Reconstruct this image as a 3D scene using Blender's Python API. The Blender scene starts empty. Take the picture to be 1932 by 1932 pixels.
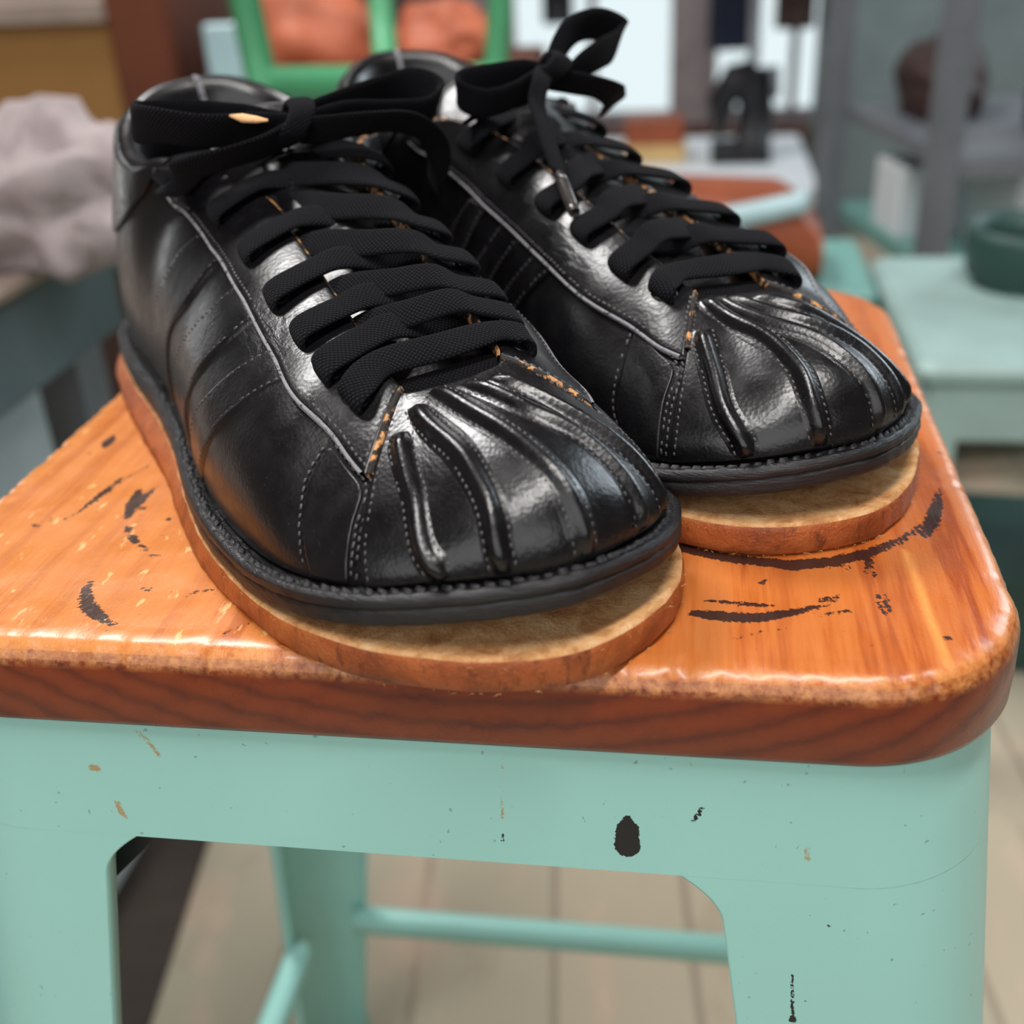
import bpy, math, random
import numpy as np
from mathutils import Vector, Matrix, noise as mnoise
random.seed(7)
C = bpy.context.scene.collection
H = 0.66                                   # height of the stool's seat above the floor (m)

# ---------------------------------------------------------------- helpers
def link(o, parent=None):
    C.objects.link(o)
    if parent is not None:
        o.parent = parent
    return o

def thing(name, label, cat, loc=(0, 0, 0), rot=0.0, group=None):
    o = bpy.data.objects.new(name, None)
    o.empty_display_size = 0.05
    o.location = loc; o.rotation_euler = (0, 0, rot)
    link(o)
    return tag(o, label, cat, group)

def tag(o, label, cat, group=None):
    o['label'] = label; o['category'] = cat
    if group:
        o['group'] = group
    return o

def structure(o):
    o['kind'] = 'structure'
    return o

def mk(name, V, F, mats, parent=None, smooth=True, fm=None, uv=None, attr=None):
    me = bpy.data.meshes.new(name)
    V = np.asarray(V, float)
    me.from_pydata([tuple(v) for v in V], [], [tuple(int(i) for i in f) for f in F])
    if not isinstance(mats, (list, tuple)):
        mats = [mats]
    for m in mats:
        me.materials.append(m)
    n = len(me.polygons)
    if fm is not None:
        me.polygons.foreach_set('material_index', np.asarray(fm, np.int32))
    me.polygons.foreach_set('use_smooth', np.full(n, smooth, dtype=bool))
    if uv is not None:
        lay = me.uv_layers.new(name='UVMap')
        idx = np.empty(len(me.loops), np.int32); me.loops.foreach_get('vertex_index', idx)
        lay.data.foreach_set('uv', np.asarray(uv, np.float32)[idx].ravel())
    for k, a in (attr or {}).items():
        at = me.attributes.new(k, 'FLOAT', 'POINT'); at.data.foreach_set('value', np.asarray(a, np.float32))
    me.update()
    return link(bpy.data.objects.new(name, me), parent)

def gridf(ni, nj, ci=False, cj=False, off=0, flip=False):
    F = []
    for i in range(ni if ci else ni-1):
        for j in range(nj if cj else nj-1):
            a, b = i*nj+j, ((i+1) % ni)*nj+j
            c, d = ((i+1) % ni)*nj+(j+1) % nj, i*nj+(j+1) % nj
            F.append((off+a, off+d, off+c, off+b) if flip else (off+a, off+b, off+c, off+d))
    return F

class MB:
    """collects simple solids and links them as ONE mesh object"""
    def __init__(s): s.V = []; s.F = []; s.M = []
    def add(s, V, F, m=0):
        k = len(s.V); s.V += [tuple(v) for v in V]; s.F += [tuple(k+i for i in f) for f in F]; s.M += [m]*len(F)
    def box(s, a, b, m=0, bev=0.0, R=None, o=None):
        (x0, y0, z0), (x1, y1, z1) = a, b
        if bev <= 0:
            V = [(x, y, z) for z in (z0, z1) for y in (y0, y1) for x in (x0, x1)]
            F = [(0, 2, 3, 1), (4, 5, 7, 6), (0, 1, 5, 4), (2, 6, 7, 3), (0, 4, 6, 2), (1, 3, 7, 5)]
        else:
            V = []; e = bev
            def ring(z, d):
                return [(x0+d+e, y0+d, z), (x1-d-e, y0+d, z), (x1-d, y0+d+e, z), (x1-d, y1-d-e, z), (x1-d-e, y1-d, z), (x0+d+e, y1-d, z), (x0+d, y1-d-e, z), (x0+d, y0+d+e, z)]
            for z, d in ((z0, e*.6), (z0+e*.6, 0), (z1-e*.6, 0), (z1, e*.6)): V += ring(z, d)
            F = [tuple(range(7, -1, -1)), tuple(range(24, 32))]
            for k in range(3):
                for i in range(8): F.append((k*8+i, k*8+(i+1) % 8, k*8+8+(i+1) % 8, k*8+8+i))
        if R is not None:
            V = [tuple(R @ Vector(v)) for v in V]
        if o is not None:
            V = [tuple(Vector(v)+Vector(o)) for v in V]
        s.add(V, F, m); return s
    def tube(s, pts, r, n=12, m=0, cap=True, flat=1.0):
        pts = [Vector(p) for p in pts]; V = []; F = []
        rs = r if isinstance(r, (list, tuple)) else [r]*len(pts)
        up = None
        for i, p in enumerate(pts):
            t = (pts[min(i+1, len(pts)-1)]-pts[max(i-1, 0)]).normalized()
            if up is None:
                up = t.orthogonal().normalized()
            up = (up-t*up.dot(t)).normalized(); sd = t.cross(up)
            for k in range(n):
                a = 2*math.pi*k/n
                V.append(p+up*(math.cos(a)*rs[i]*flat)+sd*(math.sin(a)*rs[i]))
        F = gridf(len(pts), n, cj=True)
        if cap:
            F.append(tuple(range(n-1, -1, -1))); F.append(tuple((len(pts)-1)*n+k for k in range(n)))
        s.add(V, F, m); return s
    def build(s, name, mats, parent=None, smooth=False):
        return mk(name, s.V, s.F, mats, parent, smooth, fm=s.M)

def crom(P, n=8):
    """Catmull-Rom through rows of P, n samples per span"""
    P = np.asarray(P, float); out = []
    Q = np.vstack([2*P[0]-P[1], P, 2*P[-1]-P[-2]])
    for i in range(1, len(Q)-2):
        for f in np.linspace(0, 1, n, endpoint=False):
            p0, p1, p2, p3 = Q[i-1:i+3]
            out.append(.5*(2*p1+(p2-p0)*f+(2*p0-5*p1+4*p2-p3)*f*f+(3*p1-p0-3*p2+p3)*f**3))
    out.append(P[-1])
    return np.array(out)

def unit(a):
    return a/np.maximum(np.linalg.norm(a, axis=-1, keepdims=True), 1e-9)

# ---------------------------------------------------------------- materials
def lin(r, g, b):
    f = lambda c: (c/255/12.92) if c/255 <= .04045 else ((c/255+.055)/1.055)**2.4
    return (f(r), f(g), f(b), 1)

class Nodes:
    def __init__(s, name):
        s.mat = bpy.data.materials.new(name); s.mat.use_nodes = True
        s.nt = s.mat.node_tree; s.b = s.nt.nodes['Principled BSDF']
    def n(s, t, **kw):
        o = s.nt.nodes.new(t)
        for k, v in kw.items():
            if k in o.inputs.keys(): o.inputs[k].default_value = v
            else: setattr(o, k, v)
        return o
    def l(s, a, b): s.nt.links.new(a, b)
    def coord(s, scale=(1, 1, 1), out='Object', rot=(0, 0, 0)):
        t = s.n('ShaderNodeTexCoord'); m = s.n('ShaderNodeMapping')
        m.inputs['Scale'].default_value = scale; m.inputs['Rotation'].default_value = rot
        s.l(t.outputs[out], m.inputs[0]); return m.outputs[0]
    def noise(s, vec, scale, detail=4, rough=.55, dist=0.0):
        o = s.n('ShaderNodeTexNoise', Scale=scale, Detail=detail, Roughness=rough, Distortion=dist)
        s.l(vec, o.inputs['Vector']); return o.outputs[0]
    def ramp(s, fac, stops, interp='LINEAR'):
        r = s.n('ShaderNodeValToRGB'); cr = r.color_ramp; cr.interpolation = interp
        while len(cr.elements) > 1: cr.elements.remove(cr.elements[-1])
        cr.elements[0].position = stops[0][0]; cr.elements[0].color = stops[0][1]
        for p, c in stops[1:]:
            e = cr.elements.new(p); e.color = c
        s.l(fac, r.inputs[0]); return r.outputs[0]
    def mix(s, f, a, b, mode='MIX'):
        m = s.n('ShaderNodeMix', data_type='RGBA', blend_type=mode)
        for i, v in ((0, f), (6, a), (7, b)):
            if hasattr(v, 'is_linked'): s.l(v, m.inputs[i])
            else: m.inputs[i].default_value = v
        return m.outputs[2]
    def math(s, op, a, b=0.0, c=0.0, clamp=False):
        m = s.n('ShaderNodeMath', operation=op, use_clamp=clamp)
        for i, v in enumerate((a, b, c)):
            if hasattr(v, 'is_linked'): s.l(v, m.inputs[i])
            else: m.inputs[i].default_value = v
        return m.outputs[0]
    def bump(s, h, strength, dist, prev=None):
        b = s.n('ShaderNodeBump', Strength=strength, Distance=dist); s.l(h, b.inputs['Height'])
        if prev is not None: s.l(prev, b.inputs['Normal'])
        return b.outputs[0]
    def set(s, **kw):
        for k, v in kw.items():
            i = s.b.inputs[k.replace('_', ' ')]
            if hasattr(v, 'is_linked'): s.l(v, i)
            else: i.default_value = v
        return s

def g(v): return (v, v, v, 1)

def plain(name, col, rough=.6, metal=0.0, var=.12, scale=14, spec=.5):
    m = Nodes(name); v = m.coord()
    f = m.noise(v, scale, 4)
    c = m.ramp(f, [(.3, tuple(x*(1-var) for x in col[:3])+(1,)), (.7, tuple(min(1, x*(1+var)) for x in col[:3])+(1,))])
    m.set(Base_Color=c, Roughness=rough, Metallic=metal, Specular_IOR_Level=spec)
    return m.mat

def leather_mat(name, grain=1.0, wrinkle=1.0, rough=(.27, .44), coat=.22):
    m = Nodes(name); v = m.coord()
    fine = m.noise(v, 1500, 3, .6)
    vo = m.n('ShaderNodeTexVoronoi', Scale=850.0); m.l(v, vo.inputs['Vector'])
    v2 = m.coord((1, .28, .6), rot=(0, 0, .5))
    wr = m.noise(v2, 420, 5, .62, .6)
    big = m.noise(v, 70, 4, .5)
    mask = m.ramp(m.noise(v, 26, 3), [(.45, g(0)), (.65, g(1))])
    wrm = m.math('MULTIPLY', wr, mask)
    n1 = m.bump(vo.outputs[0], .32*grain, .00014)
    n1 = m.bump(fine, .2*grain, .00008, n1)
    n2 = m.bump(wrm, .5*wrinkle, .0005, n1)
    n3 = m.bump(big, .22, .0008, n2)
    speck = m.ramp(m.noise(v, 2300, 1, .4), [(.74, g(0)), (.80, g(1))])
    tone = m.mix(m.noise(v, 40, 4), lin(4, 4, 6), lin(15, 13, 16))
    col = m.mix(m.math('MULTIPLY', speck, .35), tone, lin(120, 112, 105))
    r = m.ramp(m.noise(v, 120, 5, .6), [(.3, g(rough[0])), (.72, g(rough[1]))])
    m.set(Base_Color=col, Roughness=r, Specular_IOR_Level=.5, Coat_Weight=coat, Coat_Roughness=.2, Normal=n3, Coat_Normal=n3)
    return m.mat

def fabric_mat():
    m = Nodes('lace_fabric'); t = m.n('ShaderNodeTexCoord')
    hs = []
    for ang in (.72, -.72):
        mp = m.n('ShaderNodeMapping'); mp.inputs['Rotation'].default_value = (0, 0, ang)
        m.l(t.outputs['UV'], mp.inputs[0])
        w = m.n('ShaderNodeTexWave', Scale=330.0, Distortion=1.2, Detail=1.5); w.inputs['Detail Scale'].default_value = 2.0
        m.l(mp.outputs[0], w.inputs['Vector']); hs.append(w.outputs['Fac'])
    h = m.math('MULTIPLY', hs[0], hs[1])
    v = m.coord(); fz = m.noise(v, 2600, 3, .7)
    n = m.bump(h, .9, .0005); n = m.bump(fz, .35, .0002, n)
    lint = m.ramp(m.noise(v, 1700, 2, .5), [(.70, g(0)), (.78, g(1))])
    col = m.mix(h, lin(8, 8, 11), lin(33, 32, 38))
    col = m.mix(m.math('MULTIPLY', lint, .16), col, lin(128, 118, 104))
    m.set(Base_Color=col, Roughness=.92, Specular_IOR_Level=.12, Normal=n, Sheen_Weight=.02, Sheen_Roughness=.4)
    return m.mat

def rawedge_mat(name, light, dark, thr=.5, scale=260):
    m = Nodes(name); v = m.coord()
    f = m.ramp(m.noise(v, scale, 4, .6), [(thr-.03, dark), (thr+.03, light)])
    f = m.mix(m.math('MULTIPLY', m.noise(v, 900, 2), .5), f, dark)
    m.set(Base_Color=f, Roughness=.75, Normal=m.bump(m.noise(v, 1100, 4), .6, .0008))
    return m.mat

def rubber_mat():
    m = Nodes('welt_rubber'); v = m.coord()
    s = m.coord((1, 1, 9))
    n = m.bump(m.noise(s, 190, 5, .65), .55, .0012)
    n = m.bump(m.noise(v, 900, 3), .2, .0005, n)
    dust = m.ramp(m.noise(v, 1500, 2), [(.68, g(0)), (.78, g(1))])
    col = m.mix(m.math('MULTIPLY', dust, .25), lin(20, 19, 22), lin(120, 112, 105))
    m.set(Base_Color=col, Roughness=.38, Specular_IOR_Level=.5, Normal=n)
    return m.mat

def sole_side_mat():
    m = Nodes('sole_leather'); v = m.coord()
    f = m.noise(v, 60, 5, .6, .4)
    c = m.ramp(f, [(.28, lin(118, 54, 20)), (.5, lin(168, 86, 38)), (.75, lin(196, 114, 58))])
    st = m.ramp(m.noise(m.coord((1, 1, .35)), 330, 4, .65), [(.33, g(1)), (.45, g(0))])
    c = m.mix(m.math('MULTIPLY', st, .55), c, lin(66, 26, 10))
    sp = m.ramp(m.noise(v, 1300, 2), [(.70, g(0)), (.77, g(1))])
    c = m.mix(m.math('MULTIPLY', sp, .5), c, lin(226, 176, 120))
    m.set(Base_Color=c, Roughness=.42, Normal=m.bump(m.noise(v, 700, 4, .65), .6, .001))
    return m.mat

def sole_top_mat():
    m = Nodes('sole_suede'); v = m.coord()
    f = m.noise(v, 150, 6, .68, .5)
    c = m.ramp(f, [(.3, lin(166, 108, 66)), (.5, lin(218, 162, 108)), (.7, lin(240, 198, 148))])
    m.set(Base_Color=c, Roughness=.95, Specular_IOR_Level=.1, Normal=m.bump(m.noise(v, 1200, 4, .7), .8, .001))
    return m.mat

def wood_mat():
    m = Nodes('varnished_pine'); v = m.coord()
    wob = m.n('ShaderNodeTexNoise', Scale=5.0, Detail=2.0)
    mp = m.n('ShaderNodeMapping'); mp.inputs['Location'].default_value = (-.045, 0, .105); mp.inputs['Scale'].default_value = (1, .07, 1)
    t = m.n('ShaderNodeTexCoord'); m.l(t.outputs['Object'], mp.inputs[0])
    w = m.n('ShaderNodeTexWave', wave_type='RINGS', rings_direction='Y', Scale=26.0, Distortion=5.0, Detail=3.0)
    w.inputs['Detail Scale'].default_value = 9.0; w.inputs['Detail Roughness'].default_value = .6
    m.l(mp.outputs[0], w.inputs['Vector'])
    rmask = m.ramp(m.noise(m.coord((1, .3, 1)), 9, 3), [(.40, g(.12)), (.62, g(1))])
    rings = m.ramp(w.outputs['Fac'], [(.0, lin(226, 150, 82)), (.55, lin(214, 132, 62)), (.86, lin(190, 104, 44)), (1, lin(158, 76, 28))])
    wv2 = m.n('ShaderNodeTexWave', wave_type='RINGS', rings_direction='Y', Scale=44.0, Distortion=1.6, Detail=2.5)
    wv2.inputs['Detail Scale'].default_value = 4.0; mp2 = m.n('ShaderNodeMapping'); mp2.inputs['Location'].default_value = (-.012, 0, -.115); mp2.inputs['Scale'].default_value = (.8, .05, 1)
    m.l(t.outputs['Object'], mp2.inputs[0]); m.l(mp2.outputs[0], wv2.inputs['Vector'])
    rings0 = m.ramp(wv2.outputs['Fac'], [(.0, lin(214, 128, 60)), (.6, lin(196, 108, 46)), (.85, lin(170, 86, 34)), (1, lin(132, 60, 20))])
    rings = m.mix(rmask, lin(220, 142, 72), rings)
    tone = m.noise(m.coord((1, .35, 1)), 22, 4)
    c = m.mix(tone, rings, m.mix(.5, rings, lin(198, 106, 44)))
    fib = m.noise(m.coord((1, .035, 1)), 900, 4, .7)
    c = m.mix(m.math('MULTIPLY', fib, .35), c, lin(150, 74, 28))
    ox = m.n('ShaderNodeSeparateXYZ'); m.l(t.outputs['Object'], ox.inputs[0])
    bd = m.ramp(m.math('MULTIPLY_ADD', ox.outputs['X'], 3.0, .5), [(.30, g(0)), (.52, g(.45)), (.70, g(.75)), (.845, g(1))])
    c = m.mix(bd, c, m.mix(1.0, c, lin(236, 214, 196), 'MULTIPLY'))
    # end grain on the upright faces soaks up more stain
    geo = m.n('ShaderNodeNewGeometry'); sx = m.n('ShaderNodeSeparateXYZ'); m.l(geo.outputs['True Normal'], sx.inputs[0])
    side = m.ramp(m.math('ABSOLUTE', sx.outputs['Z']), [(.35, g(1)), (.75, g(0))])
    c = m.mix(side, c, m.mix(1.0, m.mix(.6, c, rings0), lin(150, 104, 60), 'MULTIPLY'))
    # pale chips where the varnish has flaked, dark inked strokes, painted sole shade, glue line
    a = m.n('ShaderNodeAttribute', attribute_name='chip'); fl = m.noise(m.coord((1, .38, 1), rot=(0, 0, .62)), 210, 5, .6)
    cf = m.ramp(m.math('ADD', m.math('MULTIPLY', fl, .9), m.math('MULTIPLY', a.outputs['Fac'], .5)), [(.835, g(0)), (.875, g(1))])
    c = m.mix(m.math('MULTIPLY', cf, .75), c, lin(246, 196, 132))
    gl = m.n('ShaderNodeAttribute', attribute_name='glue'); c = m.mix(gl.outputs['Fac'], c, lin(244, 170, 86))
    k = m.n('ShaderNodeAttribute', attribute_name='dark_marks'); nz = m.noise(v, 700, 5, .7)
    kf = m.ramp(m.math('ADD', k.outputs['Fac'], m.math('MULTIPLY', m.math('SUBTRACT', nz, .5), 1.5)), [(.46, g(0)), (.54, g(1))])
    c = m.mix(m.math('MULTIPLY', kf, .93), c, lin(22, 19, 24))
    wr = m.n('ShaderNodeAttribute', attribute_name='worn')
    c = m.mix(m.math('MULTIPLY', wr.outputs['Fac'], m.ramp(m.noise(v, 420, 4, .7), [(.35, g(.0)), (.62, g(.95))])), c, lin(214, 146, 84))
    sp = m.ramp(m.noise(v, 520, 3, .5), [(.70, g(0)), (.76, g(1))]); c = m.mix(m.math('MULTIPLY', sp, .6), c, lin(110, 48, 18))
    n = m.bump(m.noise(m.coord((1, .5, 1)), 230, 6, .7), .5, .0005); n = m.bump(m.noise(v, 40, 3), .15, .001, n); n = m.bump(fib, .22, .0006, n)
    r = m.ramp(m.noise(v, 55, 5), [(.3, g(.24)), (.7, g(.42))])
    m.set(Base_Color=c, Roughness=r, Coat_Weight=.35, Coat_Roughness=.2, Normal=n)
    return m.mat

def teal_mat(name='teal_paint', base=(158, 214, 204), rough=.36):
    m = Nodes(name); v = m.coord()
    c0 = lin(*base)
    c = m.mix(m.noise(v, 12, 4), c0, tuple(x*.86 for x in c0[:3])+(1,))
    sp = m.ramp(m.noise(v, 420, 2, .4), [(.735, g(0)), (.76, g(1))])
    c = m.mix(m.math('MULTIPLY', sp, .45), c, lin(60, 92, 90))
    k = m.n('ShaderNodeAttribute', attribute_name='dark_marks'); nz = m.noise(v, 1500, 3, .6)
    kf = m.ramp(m.math('ADD', k.outputs['Fac'], m.math('MULTIPLY', m.math('SUBTRACT', nz, .5), .5)), [(.47, g(0)), (.53, g(1))])
    c = m.mix(kf, c, lin(20, 26, 28))
    k2 = m.n('ShaderNodeAttribute', attribute_name='rust')
    kf2 = m.ramp(m.math('ADD', k2.outputs['Fac'], m.math('MULTIPLY', m.math('SUBTRACT', nz, .5), .8)), [(.42, g(0)), (.6, g(1))])
    c = m.mix(m.math('MULTIPLY', kf2, .8), c, lin(168, 128, 62))
    m.set(Base_Color=c, Roughness=rough, Normal=m.bump(m.noise(v, 900, 3), .06, .0005))
    return m.mat

M = dict(
    leather=leather_mat('black_leather'),
    leather_cap=leather_mat('black_leather_toe', grain=1.0, wrinkle=.8, rough=(.24, .40), coat=.28),
    leather_soft=leather_mat('black_leather_soft', grain=.8, wrinkle=1.6, rough=(.25, .40), coat=.28),
    lining=leather_mat('black_lining', grain=.5, wrinkle=1.0, rough=(.24, .4), coat=.25),
    thread=plain('thread', lin(64, 60, 62), .45, scale=900, var=.4),
    lace=fabric_mat(),
    tan_edge=rawedge_mat('raw_tan_edge', lin(222, 160, 98), lin(24, 16, 12), .54, 260),
    grey_edge=rawedge_mat('pale_grey_edge', lin(150, 148, 152), lin(44, 43, 46), .40, 500),  # cut edges: the light they catch is put into the grey
    rubber=rubber_mat(), sole=sole_side_mat(), suede=sole_top_mat(),
    aglet=None, wood=wood_mat(), teal=teal_mat(),
)
# ---------------------------------------------------------------- shoe surface (mm; +X medial, +Y toe, +Z up, z=0 is the ground)
# each station: feather point F (where the upper meets the welt), top point T, and profile shape (o1,k1,q2,r2,o2)
STN = [
 #  F                     T                     o1   k1   q2    r2     o2
 ((4, -157, 16), (6, -155, 98.5), (5, 0.35, 0.0, -0.25, 3)),   # 0 heel
 ((-22, -150, 16), (-16, -149, 96.5), (5, 0.35, 0.0, -0.25, 3)),
 ((-37, -135, 16), (-30, -133, 90), (4, 0.35, 0.0, -0.25, 3)),
 ((-44, -112, 16), (-36, -108, 84), (3, 0.35, 0.0, -0.25, 4)),
 ((-45, -80, 16), (-36, -80, 82), (3, 0.35, 0.0, -0.25, 5)),
 ((-44, -58, 16), (-30, -62, 85), (3, 0.4, 0.1, -0.3, 5)),   # 5 top of the quarter
 ((-43, -37, 16), (-14, -44, 84.5), (3, 0.45, 0.5, -0.08, 3)),
 ((-44, -4, 16), (-5, -14, 78.5), (3, 0.5, 0.52, -0.08, 2)),
 ((-47, 30, 16), (-5, 14, 72), (3, 0.5, 0.52, -0.08, 2)),
 ((-47.5, 58, 16), (-5, 44, 64.5), (3, 0.52, 0.52, -0.08, 2)),
 ((-44, 84.6, 16.5), (-5, 68, 58.5), (3, 0.55, 0.52, -0.06, 2)),   # 10
 ((-38, 106, 19), (-5, 82, 54.5), (0, 0.38, 0.26, -0.04, -1.5)),
 ((-28.5, 122.5, 22), (-3, 89, 52), (0, 0.38, 0.26, -0.04, -1.5)),
 ((-16.8, 133.3, 25.5), (0, 91, 52), (0, 0.4, 0.28, -0.04, -1.5)),
 ((-3.5, 142, 27.5), (5, 91, 52.5), (0, 0.6, 0.43, -0.02, 0)),
 ((12, 146.5, 28), (10, 91, 53), (0.5, 0.72, 0.54, -0.02, 0)),   # 15 toe
 ((28, 143, 28), (15, 91, 53.5), (0, 0.62, 0.45, -0.02, 0)),
 ((39, 137, 26.5), (19, 91, 54), (0, 0.44, 0.32, -0.04, -1)),
 ((48, 127, 24), (22.5, 90, 54.5), (0, 0.42, 0.3, -0.04, -1)),
 ((55, 112, 20.5), (25, 86, 56), (0, 0.42, 0.3, -0.04, -1)),
 ((54.5, 92, 17.5), (25, 75, 59.5), (1, 0.45, 0.34, -0.05, 0)),   # 20
 ((54, 65, 16), (25, 59, 63.5), (3, 0.52, 0.52, -0.08, 2)),
 ((51, 35, 16), (25, 35, 71), (3, 0.5, 0.52, -0.08, 2)),
 ((48, 5, 16), (25, 9, 78), (3, 0.5, 0.5, -0.08, 2)),
 ((45.5, -25, 16), (26, -15, 84), (3, 0.48, 0.48, -0.08, 3)),
 ((44, -52, 16), (33, -38, 89), (3, 0.45, 0.4, -0.12, 4)),   # 25
 ((44, -72, 16), (45, -60, 87), (3, 0.4, 0.1, -0.3, 5)),
 ((44.5, -92, 16), (47, -86, 82), (3, 0.35, 0.0, -0.25, 5)),
 ((43, -118, 16), (45, -112, 84), (4, 0.35, 0.0, -0.25, 5)),
 ((35, -141, 16), (37, -137, 91), (5, 0.35, 0.0, -0.25, 4)),
 ((22, -154, 16), (23, -151, 96.5), (5, 0.35, 0.0, -0.25, 3)),   # 30
]
NS = len(STN)
KST = np.array([list(a)+list(b)+list(c) for a,b,c in STN], float)

def stations(u):
    """periodic cubic interpolation of the stations (u counted in stations)"""
    u = np.asarray(u, float); i = np.floor(u).astype(int); f = (u-i)[..., None]
    p0, p1, p2, p3 = (KST[(i+k) % NS] for k in (-1, 0, 1, 2))
    return 0.5*(2*p1+(p2-p0)*f+(2*p0-5*p1+4*p2-p3)*f**2+(3*p1-p0-3*p2+p3)*f**3)

def outward(u):
    e = 1e-3
    a = stations(np.asarray(u)-e)[..., :2]; b = stations(np.asarray(u)+e)[..., :2]
    t = b-a; t = t/np.linalg.norm(t, axis=-1, keepdims=True)
    return np.stack([-t[..., 1], t[..., 0], 0*t[..., 0]], -1)

def surf(u, v):
    u, v = np.broadcast_arrays(np.asarray(u, float), np.asarray(v, float))
    s = stations(u); F = s[..., :3]; T = s[..., 3:6]; o1, k1, q2, r2, o2 = (s[..., 6+i:7+i] for i in range(5))
    n = outward(u); h = T[..., 2:]-F[..., 2:]; hz = np.array([0, 0, 1.0])
    hor = (F-T)*np.array([1, 1, 0])
    C1 = F+n*o1+hz*k1*h
    C2 = T+hor*q2+hz*r2*h+n*o2
    w = v[..., None]
    return (1-w)**3*F+3*(1-w)**2*w*C1+3*(1-w)*w**2*C2+w**3*T

def surf_n(u, v):
    e = 2e-3
    a = surf(u+e, v)-surf(u-e, v)
    b = surf(u, np.minimum(v+e, 1))-surf(u, np.maximum(v-e, 0))
    n = np.cross(b, a)
    return n/np.maximum(np.linalg.norm(n, axis=-1, keepdims=True), 1e-9)
# ---------------------------------------------------------------- shoe builder
def aglet_mat():
    m = Nodes('aglet_plastic'); v = m.coord()
    m.set(Base_Color=m.mix(m.noise(v, 500, 4), lin(20, 19, 20), lin(74, 68, 66)), Roughness=.25, Coat_Weight=.5)
    return m.mat
M['aglet'] = aglet_mat()
M['fray'] = plain('frayed_tan', lin(238, 186, 134), .9, scale=700)

def ipl(poly, n):
    """resample a polyline (u,v) smoothly to n points"""
    P = crom(poly, 12); d = np.r_[0, np.cumsum(np.linalg.norm(np.diff(P, axis=0)*[1, 6], axis=1))]
    s = np.linspace(0, d[-1], n)
    return np.stack([np.interp(s, d, P[:, 0]), np.interp(s, d, P[:, 1])], 1)

def on(uv, h=0.0):
    uv = np.asarray(uv, float)
    return surf(uv[..., 0], uv[..., 1])+surf_n(uv[..., 0], uv[..., 1])*h

def pint(x, pts):
    p = np.asarray(pts, float); return np.interp(x, p[:, 0], p[:, 1])

def zb(y):                                     # underside of the welt: it lifts off the sole towards the toe
    t = np.clip((np.asarray(y)-86)/60, 0, 1.2)
    return 8.1+12.2*t**1.35

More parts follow.
